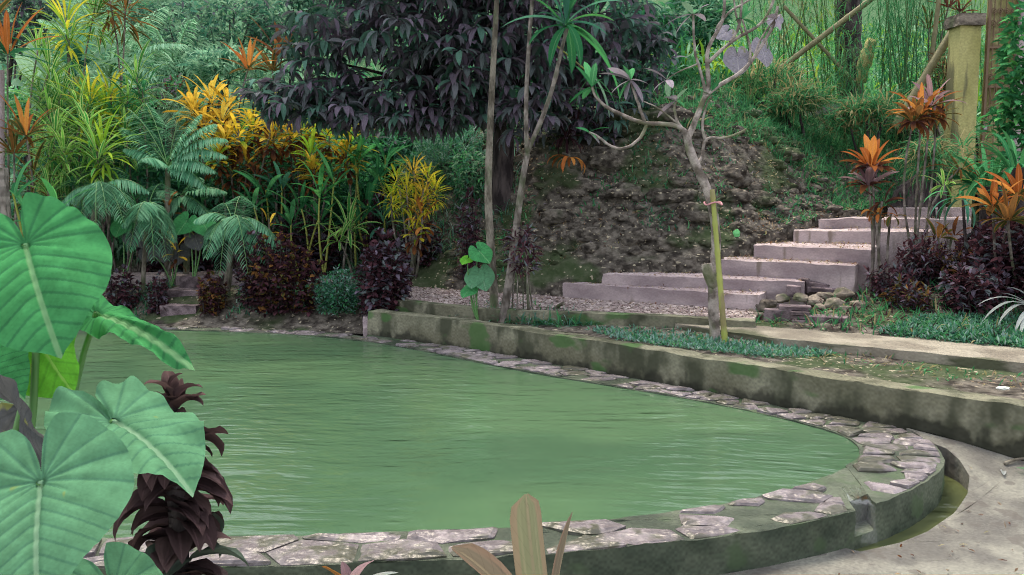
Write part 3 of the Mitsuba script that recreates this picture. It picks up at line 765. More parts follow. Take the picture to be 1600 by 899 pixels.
def heart(parent, A, B, normal, wide=1.0, kind=0, fold=.25, tipcurl=.25, lobeup=.15, wavy_=.02, res=(14, 48), name='leaf', label=None, sidecurl=-.25, petiole=None, pr=.008, lobe=1.2):
    A, B = np.asarray(A, float), np.asarray(B, float)
    Lg = np.linalg.norm(B - A); ey = (B - A) / Lg
    n = np.asarray(normal, float); n = n - ey * (n @ ey); n /= np.linalg.norm(n)
    ex = np.cross(ey, n)
    R = np.linspace(0, 1, res[0] + 1)[1:] ** .85
    ph = np.linspace(-math.pi, math.pi, res[1] + 1)
    rr = np.interp(np.abs(ph), _phi, _r)
    rr = rr * (1 + (lobe - 1) * np.clip((np.abs(ph) - .7) / 1.0, 0, 1))
    x = R[:, None] * rr * np.sin(ph) * wide; y = R[:, None] * rr * np.cos(ph)
    ax = np.abs(x)
    ang = np.arctan2(ax, y)
    q = (y - .70 * ax) / .125; fr = q - np.floor(q); d = np.minimum(fr, 1 - fr) * .125
    a2 = ang / .42; f2 = a2 - np.floor(a2)
    d = np.where(q < .2, np.minimum(f2, 1 - f2) * .42 * np.hypot(x, y), d)
    rid = -.014 * np.exp(-(d / .026) ** 2) - .03 * np.exp(-(ax / .03) ** 2)
    seed = rng.uniform(0, 6)
    z = fold * ax + sidecurl * ax ** 2 * 1.3 - tipcurl * np.clip(y, 0, 2) ** 2 + lobeup * np.clip(-y, 0, 1) + rid
    z = z + wavy_ * (R[:, None] ** 2) * np.sin(5 * ph + seed) + .6 * wavy_ * R[:, None] ** 3 * np.sin(13 * ph + 2 * seed)
    # keep the tip of the curled blade at B
    tip = -tipcurl * 1.03 ** 2
    z = z - tip * np.clip(y, 0, 2)
    P = A + Lg * (x[..., None] * ex + y[..., None] * ey + z[..., None] * n)
    U = np.stack([kind * 10 + 5 + x, 5 + y], -1)
    f = grid_faces(len(R), len(ph))
    Vc = np.vstack([P.reshape(-1, 3), [A + Lg * n * 0.0]]); Uc = np.vstack([U.reshape(-1, 2), [[kind * 10 + 5.0, 5.0]]])
    j = np.arange(len(ph) - 1)
    f = np.vstack([f, np.stack([j, j + 1, j * 0 + len(Vc) - 1], 1)])
    key = part(parent, name, (Vc, f), 'm_heart', True, Uc, label=label)
    if petiole is not None:
        c = curve([np.asarray(petiole[0])] + [np.asarray(p) for p in petiole[1:]] + [A - n * .004], 16)
        part(parent, 'petiole', tube(c, np.linspace(pr * 1.3, pr * .8, 16), 8), 'm_petiole', True)
    return key
scene['m_petiole'] = solid((.10, .24, .075), .4, .5)

# ---------------------------------------------------------------- the big leaves close to the camera
ee = thing('elephant_ear', 'large heart leaved elephant ear plant filling the left foreground', 'plant')
D = lambda px, py, Y: at(px, py, Y=Y)
foot = np.array([D(-60, 1500, 1.45)[0], 1.55, apron_z(0, 1.5)])
cam = lambda v: np.asarray(v, float)
heart(ee, D(38, 380, 1.62), D(92, 553, 1.50), cam((.12, -.80, .58)), .94, 0, .22, .30, .12, .03, (30, 120), lobe=.86, petiole=[foot, D(30, 800, 1.62), D(56, 560, 1.66)])
heart(ee, D(62, 752, 1.16), D(58, 945, 1.04), cam((.02, -.78, .62)), 1.0, 1, .16, .22, .18, .02, (30, 120), petiole=[foot, D(40, 1100, 1.22)], label='grey green leaf nearest the camera')
heart(ee, D(178, 655, 1.42), D(297, 757, 1.28), cam((.30, -.42, .90)), .66, 1, .05, .25, .12, .05, (26, 110), petiole=[foot, D(60, 1000, 1.42), D(120, 760, 1.46)])
heart(ee, D(30, 640, 1.36), D(100, 700, 1.28), cam((-.10, -.92, -.35)), .95, 3, .35, .30, .2, .05, (22, 90), petiole=[foot, D(-20, 900, 1.38)], label='dark greyish leaf seen from its underside')
heart(ee, D(30, 470, 1.72), D(112, 618, 1.68), cam((-.10, -.90, -.25)), .95, 2, .20, .20, .1, .04, (22, 90), petiole=[foot, D(50, 1000, 1.72), D(-10, 700, 1.74)], label='bright green leaf coloured as if backlit')
heart(ee, D(150, 486, 1.78), D(299, 572, 1.62), cam((-.18, -.35, .95)), .20, 0, -.35, .28, .2, .04, (22, 90), petiole=[foot, D(95, 800, 1.75), D(118, 600, 1.78), D(140, 520, 1.8)], label='drooping leaf seen edge on against the water')
heart(ee, D(176, 925, 1.46), D(232, 1050, 1.38), cam((.25, -.70, .60)), .75, 1, .2, .25, .2, .03, (22, 90), petiole=[foot, D(150, 1000, 1.46)])
heart(ee, D(-30, 560, 1.66), D(34, 622, 1.60), cam((-.1, -.6, .7)), .8, 0, .2, .25, .2, .03, (18, 70), petiole=[foot, D(-40, 800, 1.66)], label='small dark leaf at the picture edge')
heart(ee, D(-120, 690, 1.5), D(-150, 860, 1.4), cam((-.2, -.7, .6)), .9, 1, .2, .25, .2, .03, (18, 70), petiole=[foot, D(-80, 1000, 1.5)])

# purple spiral leaved column behind them
sp = thing('purple_leaf_column', 'tall column of glossy dark purple curled leaves in front of the water', 'plant')
base = np.array([D(262, 900, 1.85)[0], 1.85, float(apron_z(0, 1.85))]); top = D(262, 618, 1.85)
part(sp, 'stem', tube(curve([base, (base + top) / 2 + [.02, .0, 0], top], 14), .020, 8), 'm_darkbark', True)
nl = 120
for k in range(nl):
    f_ = k / (nl - 1)
    C = top + (D(285, 960, 1.85) - top) * f_ + np.array([.02 * math.sin(k * .3), 0, 0])
    az = k * 2.05 + rng.normal(0, .12)
    el = math.radians(62 - 55 * min(1, f_ * 5) + rng.normal(0, 10)) * 1.0
    Lf = (.072 + .050 * min(1, f_ * 4)) * rng.uniform(.85, 1.2)
    each_leaf(sp, leaf_arrays(C, az, el, Lf, Lf * .52, 1.35 + rng.normal(0, .3), 'ovate', 9, .45, rng.normal(0, .25), 'spiralgreen' if (f_ > .62 and rng.random() < .55) else 'spiral', 5, .10, bend=1.7), 'm_gloss')

# cordyline shoots poking up at the bottom of the view
cs = thing('cordyline_shoot', 'brownish pink cordyline shoot with upright rolled leaves in front of the pond rim', 'plant')
Fc = D(850, 1230, 1.5); Fc[2] = float(apron_z(0, 1.5))
H = D(852, 985, 1.5)
stem(cs, Fc, H, .016, .012, 'm_greystem', .03)
def aimed(C, tip, W, prof, bow, fold, row, nseg=12, roll=0., wave=.0):
    d = np.asarray(tip) - np.asarray(C); L = np.linalg.norm(d)
    az = math.atan2(d[1], d[0]); el = math.asin(d[2] / L)
    return leaf_arrays(C, az, el + bow * .42, L * 1.03, W, bow, prof, nseg, fold, roll, row, 5, wave, bend=1.0)
each_leaf(cs, aimed(H + [-.005, -.01, 0], D(822, 780, 1.44), .064, 'blunt', -.15, .45, 'shoot', roll=.9), 'm_leaf')
each_leaf(cs, aimed(H + [.012, .0, .02], D(893, 803, 1.52), .052, 'lance', .12, .7, 'shoot', roll=-.9), 'm_leaf')
each_leaf(cs, aimed(H + [-.02, -.01, -.02], D(716, 850, 1.42), .062, 'blunt', .55, .45, 'shoot', roll=.7, wave=.04), 'm_leaf')
each_leaf(cs, aimed(H + [.0, .02, -.03], D(905, 960, 1.62), .07, 'lance', .5, .4, 'shoot'), 'm_leaf')
each_leaf(cs, aimed(H + [.0, -.02, -.05], D(800, 990, 1.32), .07, 'lance', .6, .4, 'shoot'), 'm_leaf')
c2 = thing('cordyline_sprout', 'small pinkish leaf tuft low in front of the pond rim', 'plant')
H2 = D(545, 925, 1.7); F2 = H2.copy(); F2[2] = float(apron_z(0, 1.7))
stem(c2, F2, H2, .012, .009, 'm_greystem', .02)
for tx, ty, tY, w_, r_ in [(582, 873, 1.62, .045, 'pinkgrey'), (505, 884, 1.66, .05, 'bronze'), (535, 878, 1.72, .04, 'pinkgrey'), (620, 893, 1.7, .035, 'whiteleaf'), (470, 905, 1.6, .05, 'shoot'), (600, 905, 1.55, .05, 'pinkgrey')]:
    each_leaf(c2, aimed(H2, D(tx, ty, tY), w_, 'lance', .5, .4, r_), 'm_leaf')

# ---------------------------------------------------------------- dark leaved tree over the bank
dt = thing('dark_tree', 'dark tree with drooping blackish purple leaves overhanging the bank', 'tree')
tb = root(786, 11.6); tb[2] -= .1
tr = [tb, D(784, 330, 11.55), D(787, 220, 11.5), D(792, 120, 11.5), D(800, 20, 11.5), D(812, -120, 11.5)]
part(dt, 'trunk', wavy(tube(curve(tr, 26), np.linspace(.155, .085, 26), 12), .12, .02, 7), 'm_darkbark', True)
ELL = [(545, 40, 11.0, 95, 45, .8), (480, 165, 10.9, 70, 32, .5), (560, 172, 10.8, 80, 30, .5), (650, 178, 10.8, 70, 28, .5), (500, 90, 11.2, 60, 40, .5), (650, 40, 10.6, 110, 60, .9), (760, 40, 10.6, 120, 80, 1.0), (870, 50, 11.2, 110, 90, 1.0), (960, 70, 11.8, 70, 75, .8), (1010, 110, 12.2, 40, 60, .6),
       (700, 105, 10.7, 95, 55, .8), (620, 165, 10.9, 120, 40, .7), (520, 150, 11.0, 90, 34, .7), (440, 150, 11.1, 55, 30, .6), (720, 160, 10.9, 60, 40, .6), (830, 150, 11.0, 80, 70, .8),
       (930, 160, 11.8, 75, 60, .7), (890, 205, 12.0, 60, 35, .5), (640, -60, 10.6, 190, 60, 1.2), (850, -60, 11.0, 190, 60, 1.2)]
for k, e in enumerate(ELL):
    a = D(788, [200, 120, 60, 20][k % 4], 11.5); b = D(e[0], e[1] + 5, e[2])
    part(dt, 'limb', tube(curve([a, a * .5 + b * .5 + [0, 0, .14], b], 10), np.linspace(.045, .012, 10), 6), 'm_darkbark', True)
part(dt, 'limb', tube(curve([D(780, 200, 11.5), D(755, 185, 11.3), D(700, 162, 11.0), D(630, 160, 10.9)], 14), np.linspace(.05, .018, 14), 7), 'm_darkbark', True)
q = in_ellipsoids(ELL, 1050, .2)
PUs, W_ = [], []
for p in q:
    m = rng.integers(8, 12); a = rng.uniform(0, 6.28) + np.arange(m) * 6.28 / m + rng.normal(0, .2, m)
    px = 800 + p[0] / p[1] * FPX
    green = .75 if px > 960 else (.6 if px < 520 else .30)
    PUs.append(leaf_arrays(p[:3] + np.stack([np.cos(a), np.sin(a), 0 * a], 1) * .03, a, rng.normal(-.15, .35, m), rng.uniform(.17, .28, m), rng.uniform(.06, .09, m), rng.normal(1.05, .3, m), 'ovate', 4, .30, rng.normal(0, .3, m),
                            list(np.where(rng.random(m) < green, 'plumgreen', 'plum'))))
P_, U_ = np.concatenate([a for a, _ in PUs]), np.concatenate([b for _, b in PUs])
o = np.argsort(P_[:, 0, 0, 1])
o = o[np.argsort(P_[o, 0, 0, 2] > 4.0, kind='stable')]
each_leaf(dt, (P_[o[:290]], U_[o[:290]]), 'm_gloss')
mass(dt, (P_[o[290:]], U_[o[290:]]), 'm_gloss', 'foliage', 'stuff')

# slender mossy trunks in front of it
sl = thing('cordyline_tree', 'slender ringed cordyline tree with forked stem and green leaf tuft', 'tree')
rb = at(788, 506, z=.18); Ys = rb[1]
S_ = lambda px, py, dy=0: at(px, py, Y=Ys + dy)
pl = lambda pts: curve([S_(*p) for p in pts], 30)
part(sl, 'trunk', tube(pl([(784, 512), (795, 440), (806, 360), (815, 290), (824, 240)]), np.linspace(.046, .028, 30), 9), 'm_greystem', True)
part(sl, 'stem', tube(pl([(824, 242), (822, 190), (824, 110, .1), (830, 20, .1), (838, -60, .15)]), np.linspace(.023, .017, 30), 8), 'm_greystem', True)
part(sl, 'stem', tube(pl([(822, 245), (838, 205), (856, 160), (870, 110), (882, 60), (886, 45)]), np.linspace(.023, .017, 30), 8), 'm_greystem', True)
part(sl, 'stem', tube(pl([(838, 208), (860, 150, .2), (872, 110, .3)]), np.linspace(.022, .016, 30), 8), 'm_greystem', True)
for tx, ty, dy in [(905, 92, -.3), (862, 92, -.35), (945, 28, .1), (940, 50, -.1), (800, 36, -.2), (835, 62, -.3), (850, 20, .2), (920, -20, .3), (870, -60, .2), (900, -70, 0), (840, -30, 0), (925, 70, .3), (955, 0, .2), (880, -90, .3), (815, -10, .3), (893, 105, .2), (945, 100, .3), (960, 140, .1)]:
    C = S_(884, 40); tip = S_(884 + (tx - 884) * 1.25, 40 + (ty - 40) * 1.15, dy)
    each_leaf(sl, aimed(C + rng.normal(0, .012, 3), tip, .15, 'lance', 1.0, .3, rng.choice(['emerald', 'bright', 'teal']), 8), 'm_leaf')
# its lower tuft of thin leaves near the plumeria
t = thing('hanging_leaf_tuft', 'tuft of long narrow leaves hanging beside the ringed stem', 'plant')
C = S_(925, 118, .5)
stem(t, S_(868, 70, .1), C, .010, .007, 'm_bamboo', .02)
for tx, ty in [(898, 165), (905, 130), (930, 190), (945, 150), (965, 165), (935, 130), (955, 180)]:
    each_leaf(t, aimed(C, S_(tx, ty, .5 + rng.normal(0, .2)), .05, 'lance', .8, .3, rng.choice(['emerald', 'teal', 'lavender']), 7), 'm_leaf')
mt = thing('mossy_tree', 'thin mossy greenish trunk left of the ringed stem', 'tree')
part(mt, 'trunk', tube(curve([S_(772, 512, .25), S_(769, 420, .3), S_(763, 320, .4), S_(764, 240, .5), S_(768, 150, .6), S_(775, 20, .7), S_(780, -100, .8)], 30), np.linspace(.048, .022, 30), 9), 'm_bark', True)
crown(mt, [(730, -60, Ys + .8, 120, 40, .5)], 260, .2, .07, ['deep', 'plumgreen'])
th = thing('thin_stem_shrub', 'low dark red leaved bush with thin grey stems beside the ringed trunk', 'shrub')
part(th, 'stem', tube(pl([(826, 500), (824, 440), (822, 385)]), np.linspace(.016, .010, 30), 6), 'm_greystem', True)
crown(th, [(818, 400, Ys, 26, 30, .25), (812, 370, Ys + .1, 18, 22, .2)], 420, .09, .035, ['maroon', 'maroon', 'plum'], el=(.2, .5), bsdf='m_gloss', prof='lance')
for k in range(5): stem(th, S_(800 + k * 9, 500, rng.normal(0, .1)), S_(806 + k * 5, 405, rng.normal(0, .1)), .008, .005, 'm_greystem', .05)

# small arum at its foot
ar = thing('heart_leaf_arum', 'small arum with heart shaped leaves at the foot of the mossy trunk', 'plant')
fa = at(748, 505, z=.18)
for a, b, nrm, kd in [((748, 392), (766, 412), (.1, -.7, .6), 0), ((730, 405), (722, 414), (-.2, -.7, .6), 2), ((752, 428), (760, 456), (.1, -.85, .4), 1), ((742, 430), (736, 452), (-.2, -.85, .4), 1), ((735, 452), (722, 466), (-.2, -.5, .7), 0)]:
    A, B = S_(*a), S_(*b, -.08)
    heart(ar, A, A + (B - A) * .95, nrm, 1.0, kd, .15, .2, .2, .02, (7, 30), petiole=[fa, (fa + A) / 2 + [-.03, 0, .03]], pr=.006)

# ---------------------------------------------------------------- plumeria with its bamboo stake
pm_ = thing('plumeria_tree', 'bare branched grey plumeria tree with few leaves on the planting strip', 'tree')
pb_ = at(1118, 531, z=.19); Yp = pb_[1]
Pp = lambda px, py, dy=0: at(px, py, Y=Yp + dy)
def limb(pts, r0, r1, name='branch', n=26):
    r0, r1 = r0 * (.66 if name == 'trunk' else .56), r1 * (.64 if name == 'trunk' else .58)
    part(pm_, name, wavy(tube(curve([Pp(*p) for p in pts], n), np.linspace(r0, r1, n), 9), .05, .006, 12), 'm_plumeria', True)
def f_plum(p, n, uv):
    b = fbm(p.x * 16, p.y * 16, p.z * 12, 4)
    c = mix((.12, .10, .085), (.39, .345, .32), smoothstep(.3, .72, b)) * (.8 + .4 * noise(p.x * 90, p.y * 90, p.z * 90))
    return mix(c, (.12, .15, .06), smoothstep(.55, .7, fbm(p.x * 6, p.y * 6, p.z * 4 + 9, 3)) * .6)
scene['m_plumeria'] = solid(f_plum, .7)
limb([(1119, 535), (1116, 505), (1114, 470), (1115, 430), (1119, 390), (1116, 340), (1108, 305), (1094, 272), (1080, 240), (1073, 205)], .072, .058, 'trunk', 40)
part(pm_, 'cut_stub', tube(curve([Pp(1116, 445), Pp(1106, 425, -.03), Pp(1104, 412, -.03)], 6), [.06, .055, .05, .05, .05, .045], 9), 'm_plumeria', True)
limb([(1073, 208), (1056, 197), (1040, 194), (1010, 193), (975, 181), (945, 165), (928, 145), (925, 136)], .040, .022)
limb([(1008, 194), (1000, 170), (992, 148), (985, 126)], .026, .018)
limb([(1010, 194), (1003, 212), (985, 228), (965, 232), (945, 222), (920, 207)], .028, .016)
limb([(1075, 215), (1086, 190), (1098, 160), (1104, 148)], .052, .040)
limb([(1100, 155), (1094, 110), (1087, 85), (1084, 50), (1083, 22)], .026, .016)
limb([(1102, 150), (1106, 110), (1107, 75), (1126, 40), (1132, 0), (1132, -40)], .036, .020)
limb([(1103, 152), (1125, 133), (1150, 118), (1172, 98), (1190, 72), (1208, 40), (1215, 10)], .036, .020)
limb([(1107, 98), (1135, 72), (1160, 55), (1185, 40), (1205, 10), (1215, -20)], .030, .018)
limb([(1140, 66), (1152, 48), (1158, 20), (1162, -20)], .024, .016)
limb([(1120, 45), (1134, 25), (1150, 12), (1165, 4), (1178, -30)], .020, .014)
limb([(1170, 99), (1172, 75), (1166, 50), (1160, 30)], .020, .014)
limb([(1178, 90), (1190, 60), (1212, 30)], .016, .012)
limb([(1088, 255), (1098, 238), (1104, 218), (1124, 216), (1148, 211), (1166, 202)], .026, .017)
limb([(1104, 222), (1098, 190), (1104, 165), (1113, 150)], .024, .016)
limb([(1066, 200), (1058, 188), (1054, 172), (1058, 158)], .022, .018)
limb([(1058, 192), (1040, 178), (1022, 166), (1005, 158)], .014, .008)
limb([(1160, 52), (1148, 10), (1146, -20)], .018, .012)
# leaf tufts at branch ends: (tip, [leaf tips])
TUFTS = [((925, 136), [(903, 106), (915, 100), (930, 102), (940, 124), (893, 158), (912, 152), (958, 148), (938, 162)], 'emerald'),
         ((985, 125), [(942, 115), (955, 108), (975, 104), (988, 108), (1010, 130), (958, 143), (1003, 155), (978, 152), (970, 150)], 'lavender'),
         ((1042, 125), [(1012, 108), (1023, 140), (1048, 112), (1045, 150), (1060, 100), (1050, 135)], 'lavender'),
         ((920, 207), [(902, 200), (935, 222), (948, 200), (930, 215)], 'emerald'),
         ((1083, 22), [(1042, 38), (1058, 50), (1090, 15), (1100, 30), (1068, 5), (1105, 8)], 'lavender'),
         ((1113, 150), [(1106, 140), (1122, 128), (1100, 128), (1118, 155), (1090, 140)], 'emerald'),
         ((1056, 158), [(1050, 150), (1068, 165), (1030, 180), (1040, 152), (1072, 140)], 'lavender'),
         ((1160, 30), [(1172, 18), (1150, 32), (1180, 40), (1165, 10)], 'emerald'),
         ((1212, 30), [(1200, 25), (1218, 45), (1190, 38), (1222, 22)], 'lavender')]
limb([(1090, 100), (1070, 108), (1055, 115), (1042, 125)], .012, .008)
for c_, tips, rw in TUFTS:
    for tx, ty in tips:
        C = Pp(*c_); dy = rng.normal(0, .09)
        each_leaf(pm_, aimed(C, Pp(c_[0] + (tx - c_[0]) * 1.15, c_[1] + (ty - c_[1]) * 1.15, dy), .095, 'lance', .5, .15, rw if rng.random() < .7 else rng.choice(['emerald', 'lavender']), 6, rng.normal(0, .3)), 'm_gloss')
bs = thing('bamboo_stake', 'yellow green bamboo stake tied upright to the plumeria trunk', 'stake')
pts_, rad_ = [], []
A, B = at(1129, 536, z=.17), Pp(1113, 296, -.10)
A[1] -= .10
for k in range(41):
    f_ = k / 40
    pts_.append(A + (B - A) * f_); rad_.append(.026 - .006 * f_ + (.004 if k % 7 == 3 else 0))
part(bs, 'pole', tube(pts_, rad_, 10), 'm_bamboo', True)
tie = Pp(1113, 318, -.02)
th_ = np.linspace(0, 6.6, 24)
part(bs, 'tie', tube(np.stack([tie[0] + .075 * np.cos(th_), tie[1] - .03 + .095 * np.sin(th_), tie[2] + .012 * np.sin(3 * th_)], 1), .007, 6), 'm_tie', True, label='faded pink tie round stake and trunk')

# ---------------------------------------------------------------- hedge shrubs, left and middle
MR = ['maroon', 'maroon', 'plum']
shrub('dark_red_shrub', 'rounded dark red shrub on the pond rim left of the clipped green bush', 442, 10.15, .95, .86, 'maroon', 1900, .075, .048, rows=['maroon', 'maroon', 'maroon', 'bronze'], dep=.35)
shrub('dark_red_shrub', 'narrower dark red shrub touching the left side of the rounded one', 398, 10.35, .40, .86, 'maroon', 900, .075, .046, rows=MR, dep=.3)
shrub('clipped_bush', 'low clipped teal green bush beside the curved kerb', 530, 10.05, .60, .44, 'teal', 2600, .045, .020, rows=['grassblue', 'teal', 'emerald'], bsdf='m_leaf', dep=.34)
shrub('dark_red_shrub', 'dark red shrub at the left end of the retaining wall', 604, 10.35, .62, .82, 'maroon', 1900, .080, .052, rows=MR, dep=.34, foot=np.r_[at(600, 482, Y=9.75)[:2], .16])
shrub('dark_red_shrub', 'small dark red shrub left of the little garden steps', 246, 10.4, .24, .42, 'maroon', 500, .065, .04, rows=MR, dep=.16)
shrub('dark_red_shrub', 'low dark red shrub at the foot of the upper path near the big leaf', 190, 10.5, .42, .46, 'maroon', 700, .065, .04, rows=MR, dep=.2)
shrub('dark_red_shrub', 'dark brownish shrub between the garden steps and the drooping palm', 330, 10.30, .34, .42, 'maroon', 700, .065, .04, rows=['maroon', 'bronze', 'maroon'], dep=.2)
shrub('dark_red_hedge', 'dark red hedge behind the upper path under the croton heads', 480, 12.0, 1.10, .86, 'maroon', 2200, .085, .055, rows=MR, cat='hedge', dep=.3)
shrub('dark_red_hedge', 'shaded dark hedge behind the garden steps', 300, 12.4, 1.6, .70, 'maroon', 1900, .09, .06, rows=MR, cat='hedge', dep=.3)
shrub('dark_red_shrub', 'tall shaded purple shrub right of the striped cordyline', 590, 11.7, .50, .98, 'maroon', 1100, .085, .05, rows=MR, dep=.3)
shrub('dark_red_shrub', 'upright dark red shrub on the bank left of the mossy trunk', 733, 10.75, .30, 1.02, 'maroon', 800, .10, .042, rows=MR, dep=.2, prof='lance')
shrub('dark_red_shrub', 'dark red shrub in the shade under the yellow croton', 655, 11.4, .55, .55, 'maroon', 900, .08, .05, rows=MR, dep=.3)

# ---------------------------------------------------------------- crotons, yellow and orange
CRO = dict(cat='shrub', L=.32, W=.080, n=38, e0=80, e1=-35, droop=.75, prof='obov', drop=.26, oldrow='rust', mature=.74)
def croton(label, heads, foot, rows, **over):
    kw = {**CRO, **over}
    return headplant('croton_bush', label, heads=heads, foot=foot, rows=rows, **kw)
croton('golden yellow croton bush above the arching ferns', [(303, 168, 12.6, 1.15), (330, 150, 12.7, 1.1), (318, 190, 12.4, 1.0), (356, 160, 12.8, 1.05)], (340, 12.9), ['yellow'])
croton('orange yellow croton bush beside the tips of the ferns', [(346, 186, 12.3, 1.1), (372, 205, 12.2, 1.15), (352, 214, 12.1, .9), (340, 235, 12.0, .9)], (362, 12.4), ['yellow', 'crotontop'])
croton('croton bush with bright yellow head under the dark tree leaves', [(416, 170, 12.4, 1.05), (424, 205, 12.2, 1.15), (395, 195, 12.6, .9)], (420, 12.5), ['crotontop', 'yellow', 'crotontop'])
croton('green and gold croton bush in the middle of the croton row', [(470, 192, 12.3, 1.05), (452, 205, 12.4, .9), (515, 205, 12.2, 1.2), (495, 180, 12.6, .9)], (490, 12.4), ['crotontop', 'yellow', 'crotontop'])
croton('small croton with lime head below the croton row', [(486, 235, 11.9, .9), (490, 262, 11.8, .8)], (480, 12.1), ['lime', 'yellow'])
croton('leafy croton at the right end of the croton row', [(548, 212, 12.0, 1.1), (540, 240, 11.9, 1.0)], (545, 12.2), ['crotontop', 'yellow'])
croton('single golden croton head glowing within the dark tree shade', [(565, 178, 12.9, .7)], (566, 13.2), ['yellow'])
croton('bushy yellow green croton beside the grassy bank', [(620, 275, 11.2, .85), (645, 262, 11.3, .95), (668, 272, 11.3, .85), (635, 292, 11.0, .9), (662, 298, 11.0, .85), (612, 300, 11.2, .8), (680, 290, 11.4, .8), (650, 318, 11.0, .8)], (648, 11.3), ['yellowgreen', 'yellow', 'yellowgreen'], n=46, L=.27, W=.040, oldrow='yellowgreen', prof='lance')
croton('orange croton head low under the yellow croton', [(660, 333, 10.9, .9), (648, 352, 10.9, .8)], (655, 11.1), ['orange', 'yellowgreen'], n=16)
croton('bronze croton in the dark below the golden bush', [(360, 262, 12.0, .9), (345, 250, 12.2, .9), (385, 250, 12.2, .9), (400, 270, 12.0, .8)], (375, 12.4), ['rust', 'rust', 'yellow'], n=18)
croton('reddish brown croton leaves behind the croton row', [(440, 240, 12.4, 1.0), (410, 240, 12.4, 1.), (465, 262, 12.2, 1.), (520, 250, 12.4, .9)], (450, 12.7), ['rust'], n=18)
croton('small orange croton sprig between the palm stems', [(262, 318, 11.3, .7), (275, 380, 11.0, .6)], (268, 11.4), ['orange', 'yellow'], n=10)
croton('small orange croton sprig beside the drooping palm', [(420, 345, 11.3, .65)], (420, 11.5), ['yellow'], n=9)
# ---------------------------------------------------------------- ti plants and cordylines
def ti(label, heads, foot, row, L=.54, W=.11, n=18, name='ti_plant', cat='plant', **kw):
    kk = dict(e0=86, e1=5, droop=.55, prof='lance', nseg=7); kk.update(kw)
    return headplant(name, label, cat, heads, foot, n=n, L=L, W=W, row=row, **kk)
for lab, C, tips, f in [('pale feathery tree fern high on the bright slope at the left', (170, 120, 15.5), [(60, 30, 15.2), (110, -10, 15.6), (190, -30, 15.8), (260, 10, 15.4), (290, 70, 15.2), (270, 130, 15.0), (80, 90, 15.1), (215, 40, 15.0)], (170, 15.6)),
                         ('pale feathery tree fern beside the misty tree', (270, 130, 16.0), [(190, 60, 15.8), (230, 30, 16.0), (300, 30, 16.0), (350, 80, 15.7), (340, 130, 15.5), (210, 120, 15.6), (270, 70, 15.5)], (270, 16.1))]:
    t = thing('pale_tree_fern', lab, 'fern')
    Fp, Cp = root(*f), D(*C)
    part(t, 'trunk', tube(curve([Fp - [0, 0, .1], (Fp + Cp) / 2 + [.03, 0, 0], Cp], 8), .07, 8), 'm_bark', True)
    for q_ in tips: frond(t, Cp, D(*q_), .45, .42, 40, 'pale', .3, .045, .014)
ti('tall bronze ti plant at the top left edge', [(12, 85, 10.6, 1.2), (-25, 60, 10.8, 1.2)], (4, 10.8), 'bronze', .62, .11, oldrow='deep', mature=.5, rows=['orange', 'bronze'])
ti('bronze ti plant below the tall one at the left edge', [(40, 212, 10.4, 1.0), (22, 240, 10.4, .9)], (32, 10.6), 'bronze', .5, .085, rows=['orange', 'bronze'], oldrow='bronze', mature=.35)
ti('upright bronze ti plant against the misty shrubs', [(440, 92, 14.0, 1.1), (425, 110, 13.8, .9)], (440, 14.2), 'bronze', .62, .10, rows=['rust', 'bronze'])
ti('orange tipped ti plant left of the misty bronze one', [(388, 108, 13.4, 1.0)], (390, 13.6), 'orange', .55, .08, oldrow='bronze', mature=.5)
ti('striped green cordyline with cream edged leaves above the upper path', [(545, 360, 11.2, 1.15), (530, 378, 11.1, .9)], (542, 11.35), 'variegated', .48, .065, name='cordyline', n=18, e1=-15, droop=.8)
ti('dark red cordyline hanging over the bare bank', [(905, 175, 11.6, .9), (885, 215, 11.5, 1.0)], (880, 12.3), 'maroon', .42, .07, name='cordyline', droop=1.2, e1=-50)
ti('orange brown cordyline leaves drooping on the bare bank', [(890, 246, 10.9, .85)], (870, 11.6), 'orange', .36, .08, name='cordyline', n=9, droop=1.3, e0=20, e1=-35)
ti('bronze cordyline behind the fallen bamboo pole', [(1452, 45, 14.5, .9)], (1455, 14.8), 'bronze', .42, .08, name='cordyline', n=9, e1=20)
ti('reddish cordyline tuft high beside the gate pillar', [(1482, 12, 14.2, .9), (1500, 20, 14.6, .8)], (1480, 14.5), 'rust', .42, .06, name='cordyline', n=14)

# ---------------------------------------------------------------- variegated dracaenas, left
def drac(label, heads, foot, row='variegated', L=.48, W=.056, n=40, **kw):
    kk = dict(e0=80, e1=-30, droop=.75, prof='lance', nseg=6, drop=.34); kk.update(kw)
    return headplant('dracaena', label, 'shrub', heads, foot, n=n, L=L, W=W, row=row, **kk)
drac('tall thin stemmed dracaena with pale striped head against the bright slope', [(103, 30, 12.0, 1.1), (108, 62, 12.0, 1.1)], (118, 12.0), rows=['yellowgreen', 'variegated'], drop=.35)
drac('tall branching dracaena with olive leaf heads at the top', [(148, 14, 12.6, 1.1), (170, -6, 12.6, 1.2), (196, 8, 12.6, 1.1)], (162, 12.7), row='bronze', rows=['variegated', 'bronze', 'bronze'])
drac('striped dracaena left of the broad banana leaves', [(78, 110, 11.6, 1.1), (72, 145, 11.5, 1.1), (60, 75, 11.8, .9)], (78, 11.7), drop=.4)
drac('striped dracaena column in front of the banana leaves', [(78, 178, 11.3, 1.0), (95, 150, 11.4, 1.0)], (84, 11.5), drop=.4)
drac('bright striped dracaena in the middle of the left bank', [(122, 165, 11.4, 1.0), (140, 150, 11.5, 1.0), (128, 190, 11.2, 1.0)], (128, 11.6), rows=['variegated', 'yellowgreen', 'variegated'])
drac('lime dracaena in front of the branching one', [(165, 165, 11.8, 1.0), (172, 140, 12.0, .9)], (168, 12.0), rows=['lime', 'yellowgreen'])
